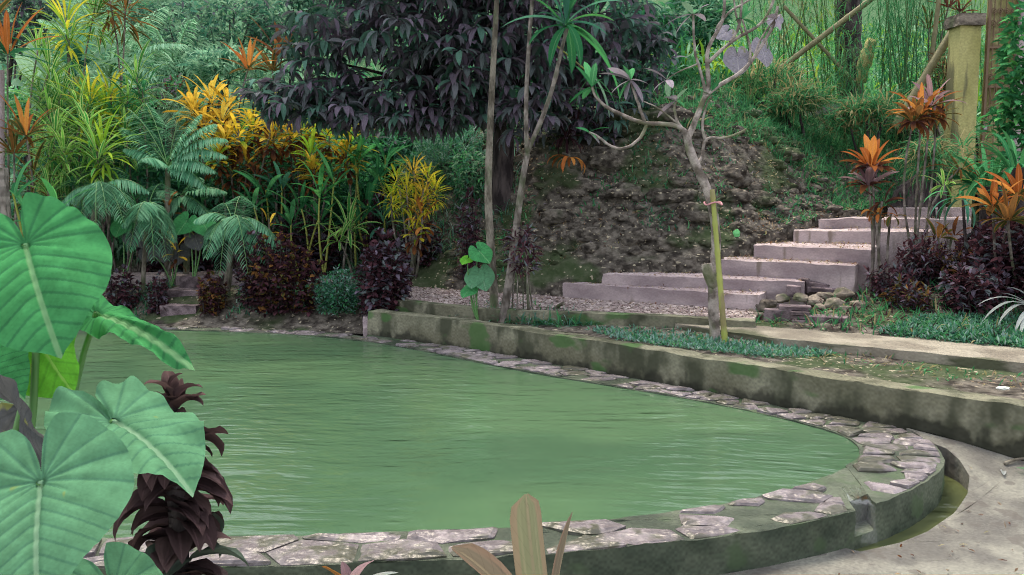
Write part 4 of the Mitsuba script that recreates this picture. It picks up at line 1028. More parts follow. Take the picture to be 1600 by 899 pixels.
drac('dense dark green dracaena head above the arching ferns', [(212, 118, 12.2, 1.1), (224, 138, 12.1, 1.0), (200, 150, 12.0, .9)], (214, 12.3), rows=['variegated', 'emerald'], n=30)
drac('deep green dracaena behind the fern fronds', [(185, 180, 11.9, 1.0), (195, 205, 11.8, 1.0)], (190, 12.0), row='emerald', rows=['emerald', 'variegated'])
drac('drooping striped dracaena above the nearest ferns', [(85, 205, 10.9, 1.15), (100, 235, 10.8, 1.0), (75, 245, 10.8, .9)], (92, 11.0), e1=-60, droop=1.0)
drac('lime striped dracaena spreading left of the fern crown', [(140, 205, 11.0, 1.1), (160, 225, 10.9, 1.1), (152, 240, 10.8, 1.0)], (150, 11.2), rows=['variegated', 'lime'], e1=-45)
drac('olive dracaena beside the left post', [(50, 270, 10.6, .9), (75, 290, 10.5, .8)], (62, 10.7), rows=['bronze', 'variegated'], e1=-40)
drac('small dark green dracaena under the lime one', [(110, 285, 10.9, .9), (125, 265, 10.9, .9)], (116, 11.1), rows=['emerald', 'variegated'])
drac('dark leaved dracaena in the shade behind the palm stems', [(190, 300, 11.6, 1.0), (215, 330, 11.4, .9), (165, 320, 11.5, .9)], (195, 11.8), row='emerald', rows=['emerald'])
# broad green gingers
def ginger(label, heads, foot, row='emerald', L=.46, W=.10, n=11, name='ginger_plant', **kw):
    kk = dict(e0=75, e1=5, droop=.7, prof='lance', nseg=6, drop=.12); kk.update(kw)
    return headplant(name, label, 'plant', heads, foot, n=n, L=L, W=W, row=row, stembsdf='m_bamboo', **kk)
ginger('bright green ginger shoots in front of the croton row', [(500, 300, 11.4, 1.0), (522, 280, 11.5, 1.0)], (512, 11.6), rows=['bright', 'emerald'])
ginger('broad leaved green ginger right of the croton row', [(565, 225, 11.9, 1.1), (555, 250, 11.8, 1.0)], (565, 12.0), rows=['emerald', 'bright'])
ginger('dark green ginger arching toward the yellow croton', [(602, 245, 11.8, 1.1), (590, 275, 11.7, 1.1)], (598, 12.0), rows=['emerald', 'emerald'])
ginger('shaded dark ginger leaves above the hedge', [(470, 325, 11.7, 1.0), (500, 340, 11.6, 1.0), (455, 345, 11.6, .9)], (480, 11.9), row='emerald', rows=['emerald'])
ginger('shaded dark ginger leaves under the yellow croton', [(575, 320, 11.5, 1.1), (600, 340, 11.4, 1.0), (560, 345, 11.4, .9)], (585, 11.8), row='emerald', rows=['emerald', 'teal'])
ginger('shaded bluish ginger leaves below the bronze croton', [(415, 300, 11.8, 1.1), (440, 290, 11.9, 1.0), (395, 320, 11.7, .9)], (420, 12.0), row='emerald', rows=['emerald', 'teal'])
ginger('green broad leaves beside the elephant ear at the left edge', [(20, 305, 9.6, 1.0), (45, 330, 9.6, .9), (90, 322, 9.5, 1.0)], (40, 10.3), rows=['emerald', 'emerald', 'bright'], n=8)
# banana leaves
def banana(label, C, tips, foot, row, W=.32):
    t = thing('banana_plant', label, 'plant')
    F = root(*foot); Cc = D(*C)
    part(t, 'stem', tube(curve([F - [0, 0, .1], (F + Cc) / 2 + [.02, 0, 0], Cc], 10), np.linspace(.09, .05, 10), 8), 'm_bamboo', True)
    for tx, ty, tY in tips:
        each_leaf(t, aimed(Cc, D(tx, ty, tY), W, 'stalked', .8, .28, row, 12, rng.normal(0, .3), .05), 'm_leaf')
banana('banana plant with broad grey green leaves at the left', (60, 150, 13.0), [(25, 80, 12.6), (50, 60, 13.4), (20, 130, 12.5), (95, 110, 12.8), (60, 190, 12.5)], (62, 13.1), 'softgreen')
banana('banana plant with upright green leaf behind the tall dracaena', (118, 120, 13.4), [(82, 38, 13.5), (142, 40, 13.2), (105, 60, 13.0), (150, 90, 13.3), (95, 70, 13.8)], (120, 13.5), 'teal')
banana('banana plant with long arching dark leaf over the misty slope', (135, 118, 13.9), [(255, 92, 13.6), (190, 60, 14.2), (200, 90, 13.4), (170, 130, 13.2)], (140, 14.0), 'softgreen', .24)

# ---------------------------------------------------------------- ferns and small palms
def palm(label, C, tips, foot, row='fern', LL=.20, n=28, arch=.22, name='fern_palm', trunk=.045, hang=.35, cat='palm', tb='m_bark', W=.017):
    t = thing(name, label, cat)
    F = root(*foot); Cc = D(*C)
    part(t, 'trunk', tube(curve([F - [0, 0, .08], (F + Cc) / 2 + [rng.normal(0, .03), 0, 0], Cc], 10), np.linspace(trunk, trunk * .75, 10), 8), tb, True)
    for q in tips:
        B = D(q[0], q[1], q[2]); a = q[3] if len(q) > 3 else arch
        frond(t, Cc + rng.normal(0, .01, 3), Cc + (B - Cc) * 1.10, a * np.linalg.norm(B - Cc) * 1.25, LL * 1.35, int(n * 1.3), row, hang, W * 1.7)
    return t
palm('fern palm with arching grey green fronds nearest the left bank', (152, 300, 10.7), [(100, 318, 10.4, .45), (108, 285, 10.8, .40), (128, 335, 10.2, .5), (165, 330, 10.1, .5), (200, 320, 10.4, .45), (225, 300, 10.7, .42), (150, 345, 10.0, .5), (190, 345, 10.2, .5), (135, 262, 11.0, .3), (180, 265, 11.0, .3)], (120, 10.8), arch=.4, LL=.19)
palm('slender stemmed palm drooping over the garden steps', (232, 322, 10.6), [(258, 398, 10.3, .55), (270, 372, 10.5, .5), (205, 385, 10.3, .5), (215, 340, 10.2, .4), (262, 345, 10.6, .45), (240, 400, 10.1, .5), (195, 350, 10.5, .45), (250, 290, 10.9, .3)], (222, 10.8), LL=.19, trunk=.03)
for k, (x0, x1) in enumerate([(205, 200), (222, 212), (245, 243), (262, 280)]):
    pass
palm('large fern with parallel fronds sweeping right toward the crotons', (262, 262, 11.2), [(309, 186, 11.3, .25), (330, 200, 11.2, .28), (345, 222, 11.1, .30), (345, 246, 11.0, .30), (330, 268, 10.9, .28), (205, 178, 11.4, .20), (196, 205, 11.2, .2), (200, 235, 11.0, .22), (230, 170, 11.6, .2), (285, 175, 11.6, .2), (225, 250, 10.8, .25), (315, 290, 10.9, .3)], (262, 11.4), LL=.17, n=34, name='tree_fern', hang=.5, cat='fern')
palm('drooping palm over the dark red shrub', (365, 352, 10.6), [(325, 398, 10.2, .6), (345, 425, 10.1, .6), (310, 345, 10.5, .45), (400, 400, 10.2, .6), (438, 396, 10.4, .5), (430, 375, 10.6, .45), (385, 420, 10.0, .6), (330, 370, 10.3, .5), (415, 410, 10.2, .55), (375, 310, 11.0, .25), (350, 320, 10.9, .25)], (352, 10.7), row='fern', LL=.19, trunk=.05)
palm('dark fern in the shade below the tree fern', (285, 305, 11.5), [(255, 330, 11.3), (320, 330, 11.3), (345, 300, 11.4), (250, 300, 11.4), (310, 280, 11.6)], (288, 11.7), row='fern', LL=.17, name='tree_fern', cat='fern')
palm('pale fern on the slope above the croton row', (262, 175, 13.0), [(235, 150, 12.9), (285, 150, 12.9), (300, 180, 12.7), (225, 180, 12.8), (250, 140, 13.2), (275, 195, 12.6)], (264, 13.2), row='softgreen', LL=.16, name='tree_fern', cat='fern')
# broad arum leaves in the shade by the steps
for lab, cx, cy, Y, lv in [('arum with round grey leaves behind the garden steps', 268, 395, 11.2, [((262, 388), (255, 412), 3), ((280, 392), (278, 415), 3), ((232, 392), (224, 412), 3)]),
                           ('arum with bluish leaves under the drooping palm', 300, 352, 11.0, [((292, 345), (276, 368), 1), ((318, 350), (330, 372), 1), ((305, 370), (312, 392), 3)]),
                           ('arum with greyish leaves behind the palm stems', 190, 350, 10.9, [((190, 350), (180, 372), 1), ((210, 368), (222, 388), 3)])]:
    t = thing('shade_arum', lab, 'plant')
    F = root(cx, Y)
    for a, b, kd in lv:
        A, B = D(*a, Y), D(*b, Y - .1)
        heart(t, A, A + (B - A) * .95, (rng.normal(0, .2), -.6, .75), 1.05, 0 if kd == 1 else kd, .12, .2, .15, .02, (7, 30), petiole=[F, (F + A) / 2 + [.03, 0, .05]], pr=.008)
gl = thing('lavender_arum', 'cluster of pale lavender grey elephant ear leaves behind the plumeria', 'plant')
F = root(1160, 13.6)
for a, b, s in [((1135, 50), (1118, 62), 1), ((1152, 88), (1155, 118), 1.1), ((1190, 75), (1198, 105), 1.1), ((1212, 30), (1205, 50), .8)]:
    A, B = D(*a, 13.4), D(*b, 13.3)
    heart(gl, A, A + (B - A) * .9 * s, (rng.normal(0, .2), -.8, .55), 1.0, 4, .12, .2, .2, .02, (7, 30), petiole=[F, (F + A) / 2 + [.05, 0, .1]], pr=.010)

# ================================================================ right hand bed, gate and rubble
shrub('dark_red_shrub', 'low dark red shrub on the planted bank beside the stairs', 1395, 8.75, .50, .28, 'maroon', 1000, .075, .036, rows=MR, dep=.3, prof='lance')
shrub('dark_red_shrub', 'taller dark red shrub with pointed top in the middle of the planted bank', 1436, 8.9, .42, .50, 'maroon', 1300, .085, .036, rows=MR, dep=.3, prof='lance')
shrub('dark_red_shrub', 'broad dark red shrub right of the pointed one on the planted bank', 1488, 8.9, .66, .36, 'maroon', 1500, .085, .040, rows=['maroon', 'plum', 'bronze'], dep=.35, prof='lance')
shrub('dark_red_shrub', 'tall shaded dark shrub under the orange croton at the right edge', 1565, 8.3, .60, .70, 'maroon', 1700, .085, .050, rows=MR, dep=.4)
shrub('dark_red_shrub', 'dark purple shrub cut by the right picture edge', 1628, 8.0, .62, .90, 'maroon', 1300, .085, .050, rows=MR, dep=.4)
shrub('dark_red_shrub', 'dark shrub filling the shade behind the orange croton', 1545, 9.4, .7, .50, 'plum', 1300, .09, .055, rows=MR, dep=.4)
shrub('dark_red_shrub', 'low brownish shrub between the pointed shrub and the path', 1420, 8.3, .42, .24, 'maroon', 700, .07, .036, rows=['maroon', 'bronze', 'plum'], dep=.25, prof='lance')
shrub('dark_red_shrub', 'low dark shrub under the broad one near the silvery spider plant', 1520, 8.0, .60, .36, 'maroon', 1100, .08, .042, rows=MR, dep=.3)
def foothold(px, py, z): return at(px, py, z=z)
TIK = dict(name='cordyline', cat='plant')
t1 = ti('tall orange and pink leaved cordyline in front of the upper steps', [(1361, 262, 8.9, 1.1), (1357, 290, 8.9, .95)], (1359, 8.9), 'orange', .31, .11, n=24, rows=['orange', 'pinkgrey'], oldrow='rust', mature=.55, droop=.7, e1=-5, **TIK)
ti('shorter reddish cordyline with hanging brown leaves beside the tall orange one', [(1378, 318, 8.8, .9), (1372, 335, 8.8, .8)], (1381, 8.8), 'rust', .27, .075, n=9, e1=-50, droop=1.2, rows=['rust', 'orange'], **TIK)
ti('bushy pinkish orange cordyline before the gate pillar', [(1440, 180, 9.9, 1.1), (1455, 165, 10.0, 1.0), (1428, 190, 9.8, 1.0), (1462, 185, 10.1, .9)], (1440, 9.9), 'orange', .36, .095, n=22, rows=['orange', 'pinkgrey', 'bronze', 'bronze'], oldrow='rust', mature=.6, e1=-30, droop=.9, **TIK)
ti('thin stemmed olive cordyline between the stairs and the lily clump', [(1500, 265, 9.4, 1.), (1475, 290, 9.2, .8)], (1482, 9.3), 'variegated', .32, .055, n=11, rows=['bronze', 'variegated'], e1=-30, droop=1.0, **TIK)
ti('orange croton with broad glowing leaves at the right edge', [(1552, 322, 8.0, 1.0), (1592, 305, 8.0, 1.1), (1575, 345, 7.8, .9)], (1575, 8.2), 'orange', .32, .10, n=20, rows=['orange', 'orange', 'bronze'], oldrow='bronze', mature=.5, droop=.6, e1=-15, **TIK)
ti('brown leaved ti plant behind the pointed shrub', [(1466, 372, 8.8, .9), (1488, 368, 8.8, .9)], (1478, 8.9), 'bronze', .26, .085, n=7, rows=['bronze', 'rust'], e1=10, droop=.6)
ti('pair of broad brown leaves on a thin stem over the stairs', [(1392, 338, 8.7, .8)], (1383, 8.8), 'bronze', .22, .09, n=4, e0=20, e1=-40, droop=.9)
# arching strap leaves
def straps(name, label, C, n, L, W, rows, e0=80, e1=5, droop=1.3, group=None, core=.06, prof='strap', nseg=8):
    t = thing(name, label, 'plant', group)
    rosette(t, C, n, L, W, rows[0], e0, e1, droop, prof, nseg, .25, True, 'm_gloss' if rows[0] in ('emerald', 'emerald') else 'm_leaf', core=core, oldrow=rows[-1], mature=.5)
    return t
cl = root(1555, 9.7); straps('strap_leaf_lily', 'dark green strap leaved lily clump in front of the iron gate', D(1548, 292, 9.6), 80, .60, .046, ['emerald', 'emerald'], core=.18)
part('strap_leaf_lily', 'base', tube(curve([cl - [0, 0, .1], (cl + D(1548, 292, 9.6)) / 2, D(1548, 290, 9.6)], 6), [.14, .15, .15, .14, .12, .08], 9), 'm_darkbark', True)
c3 = root(1590, 9.0); straps('strap_leaf_lily', 'second strap leaved clump at the right edge below the glossy shrub', D(1592, 262, 9.0), 50, .5, .042, ['emerald', 'emerald'], core=.12)
part('strap_leaf_lily_001', 'base', tube([c3 - [0, 0, .1], D(1592, 262, 9.0)], [.10, .08], 8), 'm_darkbark', True)
c4 = D(1505, 312, 8.6); t = straps('arching_dracaena', 'dracaena with long arching green leaves over the stairs', c4, 16, .52, .05, ['emerald', 'teal'], e0=55, e1=-15, droop=1.5, core=.02, prof='lance')
stem(t, root(1520, 8.7) - [0, 0, .05], c4, .02, .014, 'm_darkbark')
c5 = at(1622, 505, z=.36); t = thing('striped_spider_plant', 'pale silvery striped spider plant at the right picture edge', 'plant')
for tx, ty, dy in [(1524, 462, -.1), (1530, 486, -.35), (1556, 492, -.4), (1582, 512, -.45), (1545, 448, .15), (1570, 440, .2), (1600, 432, .1), (1640, 440, 0), (1680, 470, .2), (1590, 520, -.5), (1660, 500, -.3), (1545, 470, .3)]:
    each_leaf(t, aimed(c5 + rng.normal(0, .015, 3) + [0, 0, .05], at(tx, ty, Y=c5[1] + dy), .045, 'strap', 1.5, .25, 'whiteleaf', 9), 'm_leaf')
part(t, 'base', tube([c5 - [0, 0, .12], c5 + [0, 0, .08]], [.04, .03], 8), 'm_bamboo', True)
# glossy shrub in front of the right gate post
gs_ = thing('glossy_shrub', 'glossy green broad leaved shrub hiding the right side of the gate', 'shrub')
f = root(1625, 10.2)
for k in range(5): stem(gs_, f + [rng.normal(0, .1), rng.normal(0, .1), -.05], D(1590 + rng.normal(0, 15), 90 + 35 * k, 10.2), .02, .008, 'm_bark')
crown(gs_, [(1606, 60, 10.2, 30, 60, .3), (1612, 140, 10.1, 34, 60, .3), (1590, 180, 10.0, 28, 34, .25), (1612, 220, 9.9, 40, 40, .3), (1560, 192, 10.2, 20, 26, .2), (1600, 100, 10.0, 30, 90, .3)], 1300, .13, .06, ['emerald', 'emerald', 'emerald', 'bright'], el=(.1, .5), bsdf='m_gloss', prof='ovate', parts=120)

# gate pillar, gate, right post
gY = 12.6
g0 = D(1502, 40, gY); g1 = D(1533, 40, gY)
gt = thing('gate_pillar', 'yellowish stained concrete gate pillar with grey cap', 'pillar')
wx = g1[0] - g0[0]; cx = (g0[0] + g1[0]) / 2; zt = D(1510, 40, gY)[2]
part(gt, 'shaft', wavy(box(wx + .02, .32, zt - 1.2, (cx, gY + .16, (zt + 1.2) / 2)), .12, .010, 5), 'm_pillar', 30)
part(gt, 'cap', wavy(box(wx + .10, .42, .16, (cx - .01, gY + .16, zt + .08)), .06, .010, 6), 'm_rock', 30)
gr = thing('iron_gate', 'tall rusty iron gate with scrolls and a padlock over yellowish sheet panels', 'gate')
a0 = D(1535, 225, gY + .05); a1 = D(1588, 225, gY + .05)
gx0, gx1, gz0, gz1 = a0[0], a1[0], 1.55, D(1550, -15, gY)[2]
part(gr, 'panel', wavy(box(gx1 - gx0, .02, gz1 - gz0, ((gx0 + gx1) / 2, gY + .12, (gz0 + gz1) / 2)), .12, .008, 6), 'm_gate', 30)
fr = []
for xx in (gx0 + .012, gx1 - .012): part(gr, 'frame', box(.032, .035, gz1 - gz0, (xx, gY + .07, (gz0 + gz1) / 2)), 'm_iron')
for zz in (gz0 + .02, (gz0 * .48 + gz1 * .52), (gz0 * .28 + gz1 * .72), gz1 - .02): part(gr, 'rail', box(gx1 - gx0 - .06, .025, .028, ((gx0 + gx1) / 2, gY + .07, zz)), 'm_iron')
for k in range(1, 6):
    xx = gx0 + (gx1 - gx0) * k / 6
    part(gr, 'bar', tube([[xx, gY + .07, gz0 + .02], [xx, gY + .07, gz1 - .02]], .008, 6), 'm_iron', True)
def scroll(cx_, cz, r, sgn):
    th = np.linspace(0, 3.6 * math.pi, 40)
    rr = r * (1 - th / th[-1] * .8)
    part(gr, 'scroll', tube(np.stack([cx_ + sgn * rr * np.cos(th), np.full(40, gY + .055), cz + rr * np.sin(th)], 1), .007, 5), 'm_iron', True)
for zz in (gz0 + (gz1 - gz0) * .40, gz0 + (gz1 - gz0) * .57, gz0 + (gz1 - gz0) * .84, gz0 + (gz1 - gz0) * .90):
    for k in range(5): scroll(gx0 + .06 + (gx1 - gx0 - .12) * k / 4, zz, .045, 1 if k % 2 else -1)
for k in range(4):
    xx = gx0 + .05 + (gx1 - gx0 - .1) * (k + .5) / 4
    for sg in (-1, 1):
        part(gr, 'brace', tube([[xx + sg * .05, gY + .055, gz0 + (gz1 - gz0) * .54], [xx, gY + .055, gz0 + (gz1 - gz0) * .43]], .006, 5), 'm_iron', True)
lk = part(gr, 'padlock', box(.05, .025, .06, (gx0 + .02, gY + .03, gz0 + (gz1 - gz0) * .31), bev=.006), 'm_steel')
th = np.linspace(0, math.pi, 14)
part(lk, 'shackle', tube(np.stack([gx0 + .02 + .017 * np.cos(th), np.full(14, gY + .03), gz0 + (gz1 - gz0) * .31 + .03 + .03 * np.sin(th)], 1), .005, 6), 'm_steel', True)
rp = thing('gate_post', 'pinkish grey wall post on the right side of the gate', 'pillar')
b0 = D(1590, 100, gY)[0]
part(rp, 'shaft', wavy(box(.55, .32, 4.0, (b0 + .285, gY + .16, 2.9)), .15, .012, 5), 'm_step', 30)

# rubble beside the stairs: paving blocks and broken stones
BG = 'paving blocks stacked beside the stairs'
def block(label, px, py, z, rz, size=(.21, .10, .065), tilt=(0, 0)):
    t = thing('paving_block', label, 'paving block', BG)
    m = box(*size, bev=.006)
    m = wavy(m, .05, .004, 20, int(rng.integers(99)))
    m.apply_transform(trimesh.transformations.euler_matrix(tilt[0], tilt[1], rz))
    p = at(px, py, z=z); m.apply_translation(p)
    whole(t, m, 'm_block', 30)
    return p
block('upright grey paving block at the left end of the stack', 1216, 494, .33, -.35, (.26, .10, .13))
block('lowest thin paving block of the small pile', 1251, 502, .295, -.3, (.16, .16, .035))
block('second thin paving block of the small pile', 1250, 495, .332, -.38, (.16, .16, .035))
block('third thin paving block of the small pile', 1250, 489, .370, -.28, (.165, .16, .035))
block('topmost long paving block of the small pile', 1242, 481, .410, -.3, (.29, .17, .04))
block('single pinkish paving block lying at the right end of the rubble', 1294, 501, .315, -.45, (.34, .17, .085))
block('long paving block leaning high on the rubble heap', 1285, 444, .545, -.25, (.34, .20, .05), (.15, .10))
block('second long paving block under the leaning one', 1288, 452, .50, -.3, (.34, .20, .05), (.1, .05))
block('paving block set upright on the first step', 1240, 455, .50, -.3, (.14, .12, .11))
block('thin paving block standing on edge beside the leaning ones', 1258, 446, .535, .2, (.05, .16, .15), (0, -.2))
def rock(label, px, py, z, r, sq=(1.2, 1, .7), name='rubble_stone', group='broken stones in the rubble heap', bsdf='m_rock'):
    t = thing(name, label, 'stone', group)
    m = trimesh.creation.icosphere(3)
    v = m.vertices; sd = rng.uniform(0, 90)
    d = 1 + .9 * (meshkit.fbm(v * 1.3 + sd, 4) - .5)
    for _ in range(5):
        nrm = rng.normal(size=3); nrm /= np.linalg.norm(nrm); c = rng.uniform(.55, .8)
        h = v @ nrm; d = np.where(h * d > c, c / np.maximum(h, .01), d)
    m.vertices = v * d[:, None] * r * np.array(sq)
    m.apply_transform(trimesh.transformations.rotation_matrix(rng.uniform(0, 6), [0, 0, 1]))
    m.apply_translation(at(px, py, z=z))
    whole(t, m, bsdf, True)
RL = ['mossy stone at the far left of the rubble heap by the lowest riser', 'small rounded stone just right of the leftmost rubble stones', 'stone beneath the paving block set on the first step', 'stone between the small block pile and the leaning blocks', 'brownish stone in the very middle of the rubble heap', 'stone wedged right under the long leaning paving block', 'largest pale broken stone in the rubble heap', 'stone just behind the small pile of thin blocks', 'stone behind the single pinkish paving block', 'rounded stone at the right shoulder of the rubble heap', 'upper stone at the right end of the rubble heap', 'low stone just right of the single pinkish block', 'small stone near the path right of the rubble', 'small stone left of the upright grey block', 'smallest stone at the left foot of the rubble by the riser', 'dark flat stone high at the back of the rubble heap', 'outlying stone right of the rubble heap', 'outlying small stone farthest right of the rubble', 'stone squeezed behind the pinkish block and the big pale one']
BL = ['small flat stone nearest the rubble on the bank foot', 'flat stone second along the bank foot', 'flat stone lying close to the path under the pointed shrub', 'widest flat earthy stone along the bank foot', 'small flat stone near the middle of the ground cover', 'flat stone set slightly back on the bank foot', 'tiny flat stone inside the ground cover by the path', 'flat stone farthest right along the bank foot', 'tiny flat stone touching the path edge']
SL = ['pale rock at the upper left of the slope rocks', 'largest pale rock in the middle of the slope', 'lower pale rock under the largest one on the slope', 'pale rock left of the broken stump', 'pale rock farthest right near the leaning pole', 'pale rock half hidden at the left of the slope rocks']
for px, py, z, r in [(1192, 478, .36, .11), (1205, 474, .40, .08), (1222, 466, .43, .09), (1250, 466, .45, .10), (1272, 470, .43, .11), (1290, 462, .46, .10), (1306, 478, .40, .14), (1282, 484, .36, .09), (1322, 486, .36, .10),
                     (1340, 478, .40, .11), (1352, 470, .43, .10), (1335, 497, .31, .08), (1352, 494, .32, .09), (1186, 492, .30, .07), (1175, 488, .31, .06), (1318, 458, .50, .11), (1368, 488, .36, .07), (1385, 492, .34, .06), (1300, 492, .33, .07)]:
    rock(RL.pop(0), px, py, z, r * .82)
for px, py, z, r in [(1410, 505, .31, .05), (1432, 502, .32, .09), (1455, 506, .31, .08), (1474, 502, .33, .11), (1500, 508, .31, .07), (1440, 498, .33, .06), (1485, 512, .29, .05), (1525, 505, .33, .07), (1420, 510, .29, .04)]:
    rock(BL.pop(0), px, py, z, r * .8, (1.5, 1, .45), 'bank_stone', 'flat stones along the foot of the planted bank')
clods = []
for px, py, Y, r in [(830, 372, 10.9, .12), (905, 300, 11.2, .16), (952, 300, 11.4, .20), (1040, 262, 11.8, .22), (1035, 325, 10.8, .12), (985, 270, 11.8, .20), (1140, 290, 11.2, .16), (1060, 340, 10.8, .13), (880, 395, 10.6, .10), (1185, 300, 11.2, .13), (1000, 395, 10.4, .14), (1045, 400, 10.3, .13), (920, 380, 10.6, .14), (1150, 330, 10.9, .12), (1225, 250, 12.4, .15), (870, 340, 11.0, .12), (1090, 372, 10.6, .16), (975, 345, 10.9, .15)]:
    p = D(px, py, Y); p[2] = gz(p[0], p[1])
    m = trimesh.creation.icosphere(3); v = m.vertices
    m.vertices = v * (1 + 1.1 * (meshkit.fbm(v * 1.6 + rng.uniform(0, 90), 5) - .5))[:, None] * r * 1.25 * np.array([1.3, .9, .75]); m.apply_translation(p)
    clods.append(m)
for k in range(420):
    x, y = rng.uniform(-.9, 5.5), rng.uniform(10.2, 12.9)
    if y < np.interp(x, TOE[:, 0], TOE[:, 1]) + .1: continue
    m = trimesh.creation.icosphere(2); v = m.vertices
    m.vertices = v * (1 + 1.1 * (meshkit.fbm(v * 1.6 + rng.uniform(0, 90), 4) - .5))[:, None] * rng.uniform(.025, .09) * np.array([1.3, .9, .8])
    m.apply_translation([x, y, gz(x, y)]); clods.append(m)
t = thing('bank_clods', 'rough clods of earth and stone strewn over the bare bank', 'clods', kind='stuff')
whole(t, join(clods), 'm_soil', True)
for px, py, Y, r in [(1295, 62, 16, .35), (1350, 95, 15.5, .40), (1362, 120, 15.0, .3), (1340, 85, 16.0, .3), (1415, 118, 14.6, .25), (1275, 75, 16.4, .3)]:
    t = thing('slope_rock', SL.pop(0), 'rock', 'pale rocks high on the slope')
    m = trimesh.creation.icosphere(3); v = m.vertices
    m.vertices = v * (1 + .8 * (meshkit.fbm(v * 1.4 + rng.uniform(0, 90), 4) - .5))[:, None] * r * np.array([1.2, .8, .8])
    p = D(px, py, Y); p[2] = min(p[2], gz(p[0], p[1]) + .15); m.apply_translation(p)
    whole(t, m, 'm_stone', True)

# posts at the left edge
po = thing('grey_post', 'weathered grey timber post at the left picture edge', 'post')
p = D(4, 290, 9.0)
whole(po, wavy(box(.085, .085, 1.6, (p[0], p[1], D(4, 262, 9.0)[2] - .8)), .06, .006, 8), 'm_greystem', 30)
wp_ = thing('white_pole', 'thin whitish pole behind the bronze ti plants at the left edge', 'pole')
a = root(3, 10.9); whole(wp_, tube([a - [0, 0, .1], D(3, 110, 10.9)], .028, 9), 'm_step', True)

# ================================================================ grass, weeds, backdrop vegetation
def on_ground(xy): return np.c_[xy, ground(xy[:, 0], xy[:, 1])]
def px_patch(poly, z, n):
    return scatter_in(Polygon([at(x, y, z=z)[:2] for x, y in poly]).buffer(0), int(n * 1.3))
def blades(name, label, P, L, W, rows, el=(1.05, .3), droop=.8, prof='grass', nseg=3, cat='grass', weights=None, bsdf='m_leaf'):
    n = len(P); t = thing(name, label, cat, kind='stuff')
    m, u = leaf_mesh(leaf_arrays(P, rng.uniform(0, 6.28, n), rng.normal(*el, n), L * rng.uniform(.6, 1.3, n), W * rng.uniform(.8, 1.2, n), rng.normal(droop, .3, n), prof, nseg, .15, rng.normal(0, .3, n), list(rng.choice(rows, n, p=weights))))
    whole(t, m, bsdf, True, u)
# ground cover on the planting strip round the plumeria
q = px_patch([(915, 516), (1000, 508), (1150, 516), (1240, 530), (1325, 548), (1290, 556), (1200, 558), (1080, 545), (980, 532)], .19, 5200)
blades('ground_cover', 'bluish green low ground cover around the plumeria trunk', np.c_[q, np.full(len(q), .185)], .055, .024, ['grassblue', 'grassblue', 'grass', 'teal'], (.7, .45), .6, 'lance', 2, 'ground cover')
q = px_patch([(1370, 520), (1440, 512), (1600, 518), (1680, 530), (1640, 545), (1560, 538), (1450, 528)], .28, 3600)
blades('ground_cover', 'bluish green ground cover between the footpath and the planted bank', on_ground(q) + [0, 0, .01], .07, .024, ['grassblue', 'teal', 'grass'], (.7, .45), .6, 'lance', 2, 'ground cover')
q = px_patch([(720, 492), (800, 488), (880, 500), (930, 514), (850, 512), (770, 505), (700, 498)], .18, 1500)
blades('weeds', 'tufted weeds round the foot of the ringed stem', np.c_[q, np.full(len(q), .19)], .16, .022, ['teal', 'grassblue', 'emerald', 'emerald'], (.8, .5), .9, 'lance', 3, 'weeds')
q = px_patch([(940, 520), (1600, 610), (1600, 590), (1300, 548), (1000, 505)], .19, 420)
blades('strip_weeds', 'sparse weeds and leaf scraps on the bare planting strip', np.c_[q, np.full(len(q), .19)], .06, .02, ['grass', 'litter', 'straw', 'emerald'], (.4, .5), .5, 'lance', 2, 'weeds')
q = np.c_[rng.uniform(-4.6, -1.75, 2600), rng.uniform(10.15, 11.3, 2600)]
q = q[(q[:, 0] < -4.3) | (q[:, 0] > -3.3)]
blades('garden_grass', 'short green grass on the beds below the upper path', on_ground(q), .09, .018, ['grass', 'teal', 'grassblue'], (1.0, .4), .6)
# grass on the shoulder of the bank, the left slope and the hill
q = np.c_[rng.uniform(1.6, 6.8, 26000), rng.uniform(11.4, 16.5, 26000)]
h = q[:, 1] > 11.85 + .35 * np.sin(q[:, 0] * 2.1) - .20 * (q[:, 0] - 3.2) * (q[:, 0] > 3.2)
blades('bank_grass', 'green grass on the shoulder of the bare bank', on_ground(q[h]), .17, .018, ['grass', 'grass', 'emerald', 'straw'], (.9, .45), 1.0, weights=[.45, .3, .19, .06])
q = np.c_[rng.uniform(-2.6, .1, 11000), rng.uniform(11.3, 15.5, 11000)]
blades('slope_grass', 'fine teal green grass on the slope under the dark tree', on_ground(q), .22, .012, ['grassblue', 'teal', 'grass'], (.8, .5), 1.1)
q = np.c_[rng.uniform(-.8, 6.0, 11000), rng.uniform(10.4, 13.2, 11000)]
kk = (q[:, 1] > np.interp(q[:, 0], TOE[:, 0], TOE[:, 1]) + .05) & (meshkit.fbm(np.c_[q * 1.7, q[:, :1] * 0], 3, 5) > .50)
blades('bank_weeds', 'patchy weeds on the bare earth bank', on_ground(q[kk]), .09, .02, ['grass', 'emerald', 'grass', 'teal'], (.7, .5), .8)
q = np.c_[rng.uniform(-.8, 6.2, 7600), rng.uniform(10.3, 13.4, 7600)]
kk = (q[:, 1] > np.interp(q[:, 0], TOE[:, 0], TOE[:, 1]) + .02)
q = on_ground(q[kk])
blades('bank_litter', 'dry leaves and scraps scattered over the bare bank', q + [0, 0, .015], .055, .026, ['litter', 'straw', 'litter', 'rust', 'lavender'], (.3, .4), .5, 'lance', 2, 'litter')
q = np.c_[rng.uniform(2.3, 7.5, 11000), rng.uniform(7.0, 12.0, 11000)]
kk = (bed_u(q[:, 0], q[:, 1]) > .1) & (q[:, 0] - (2.55 + 1.5 * (q[:, 1] - 8.8)) > 0)
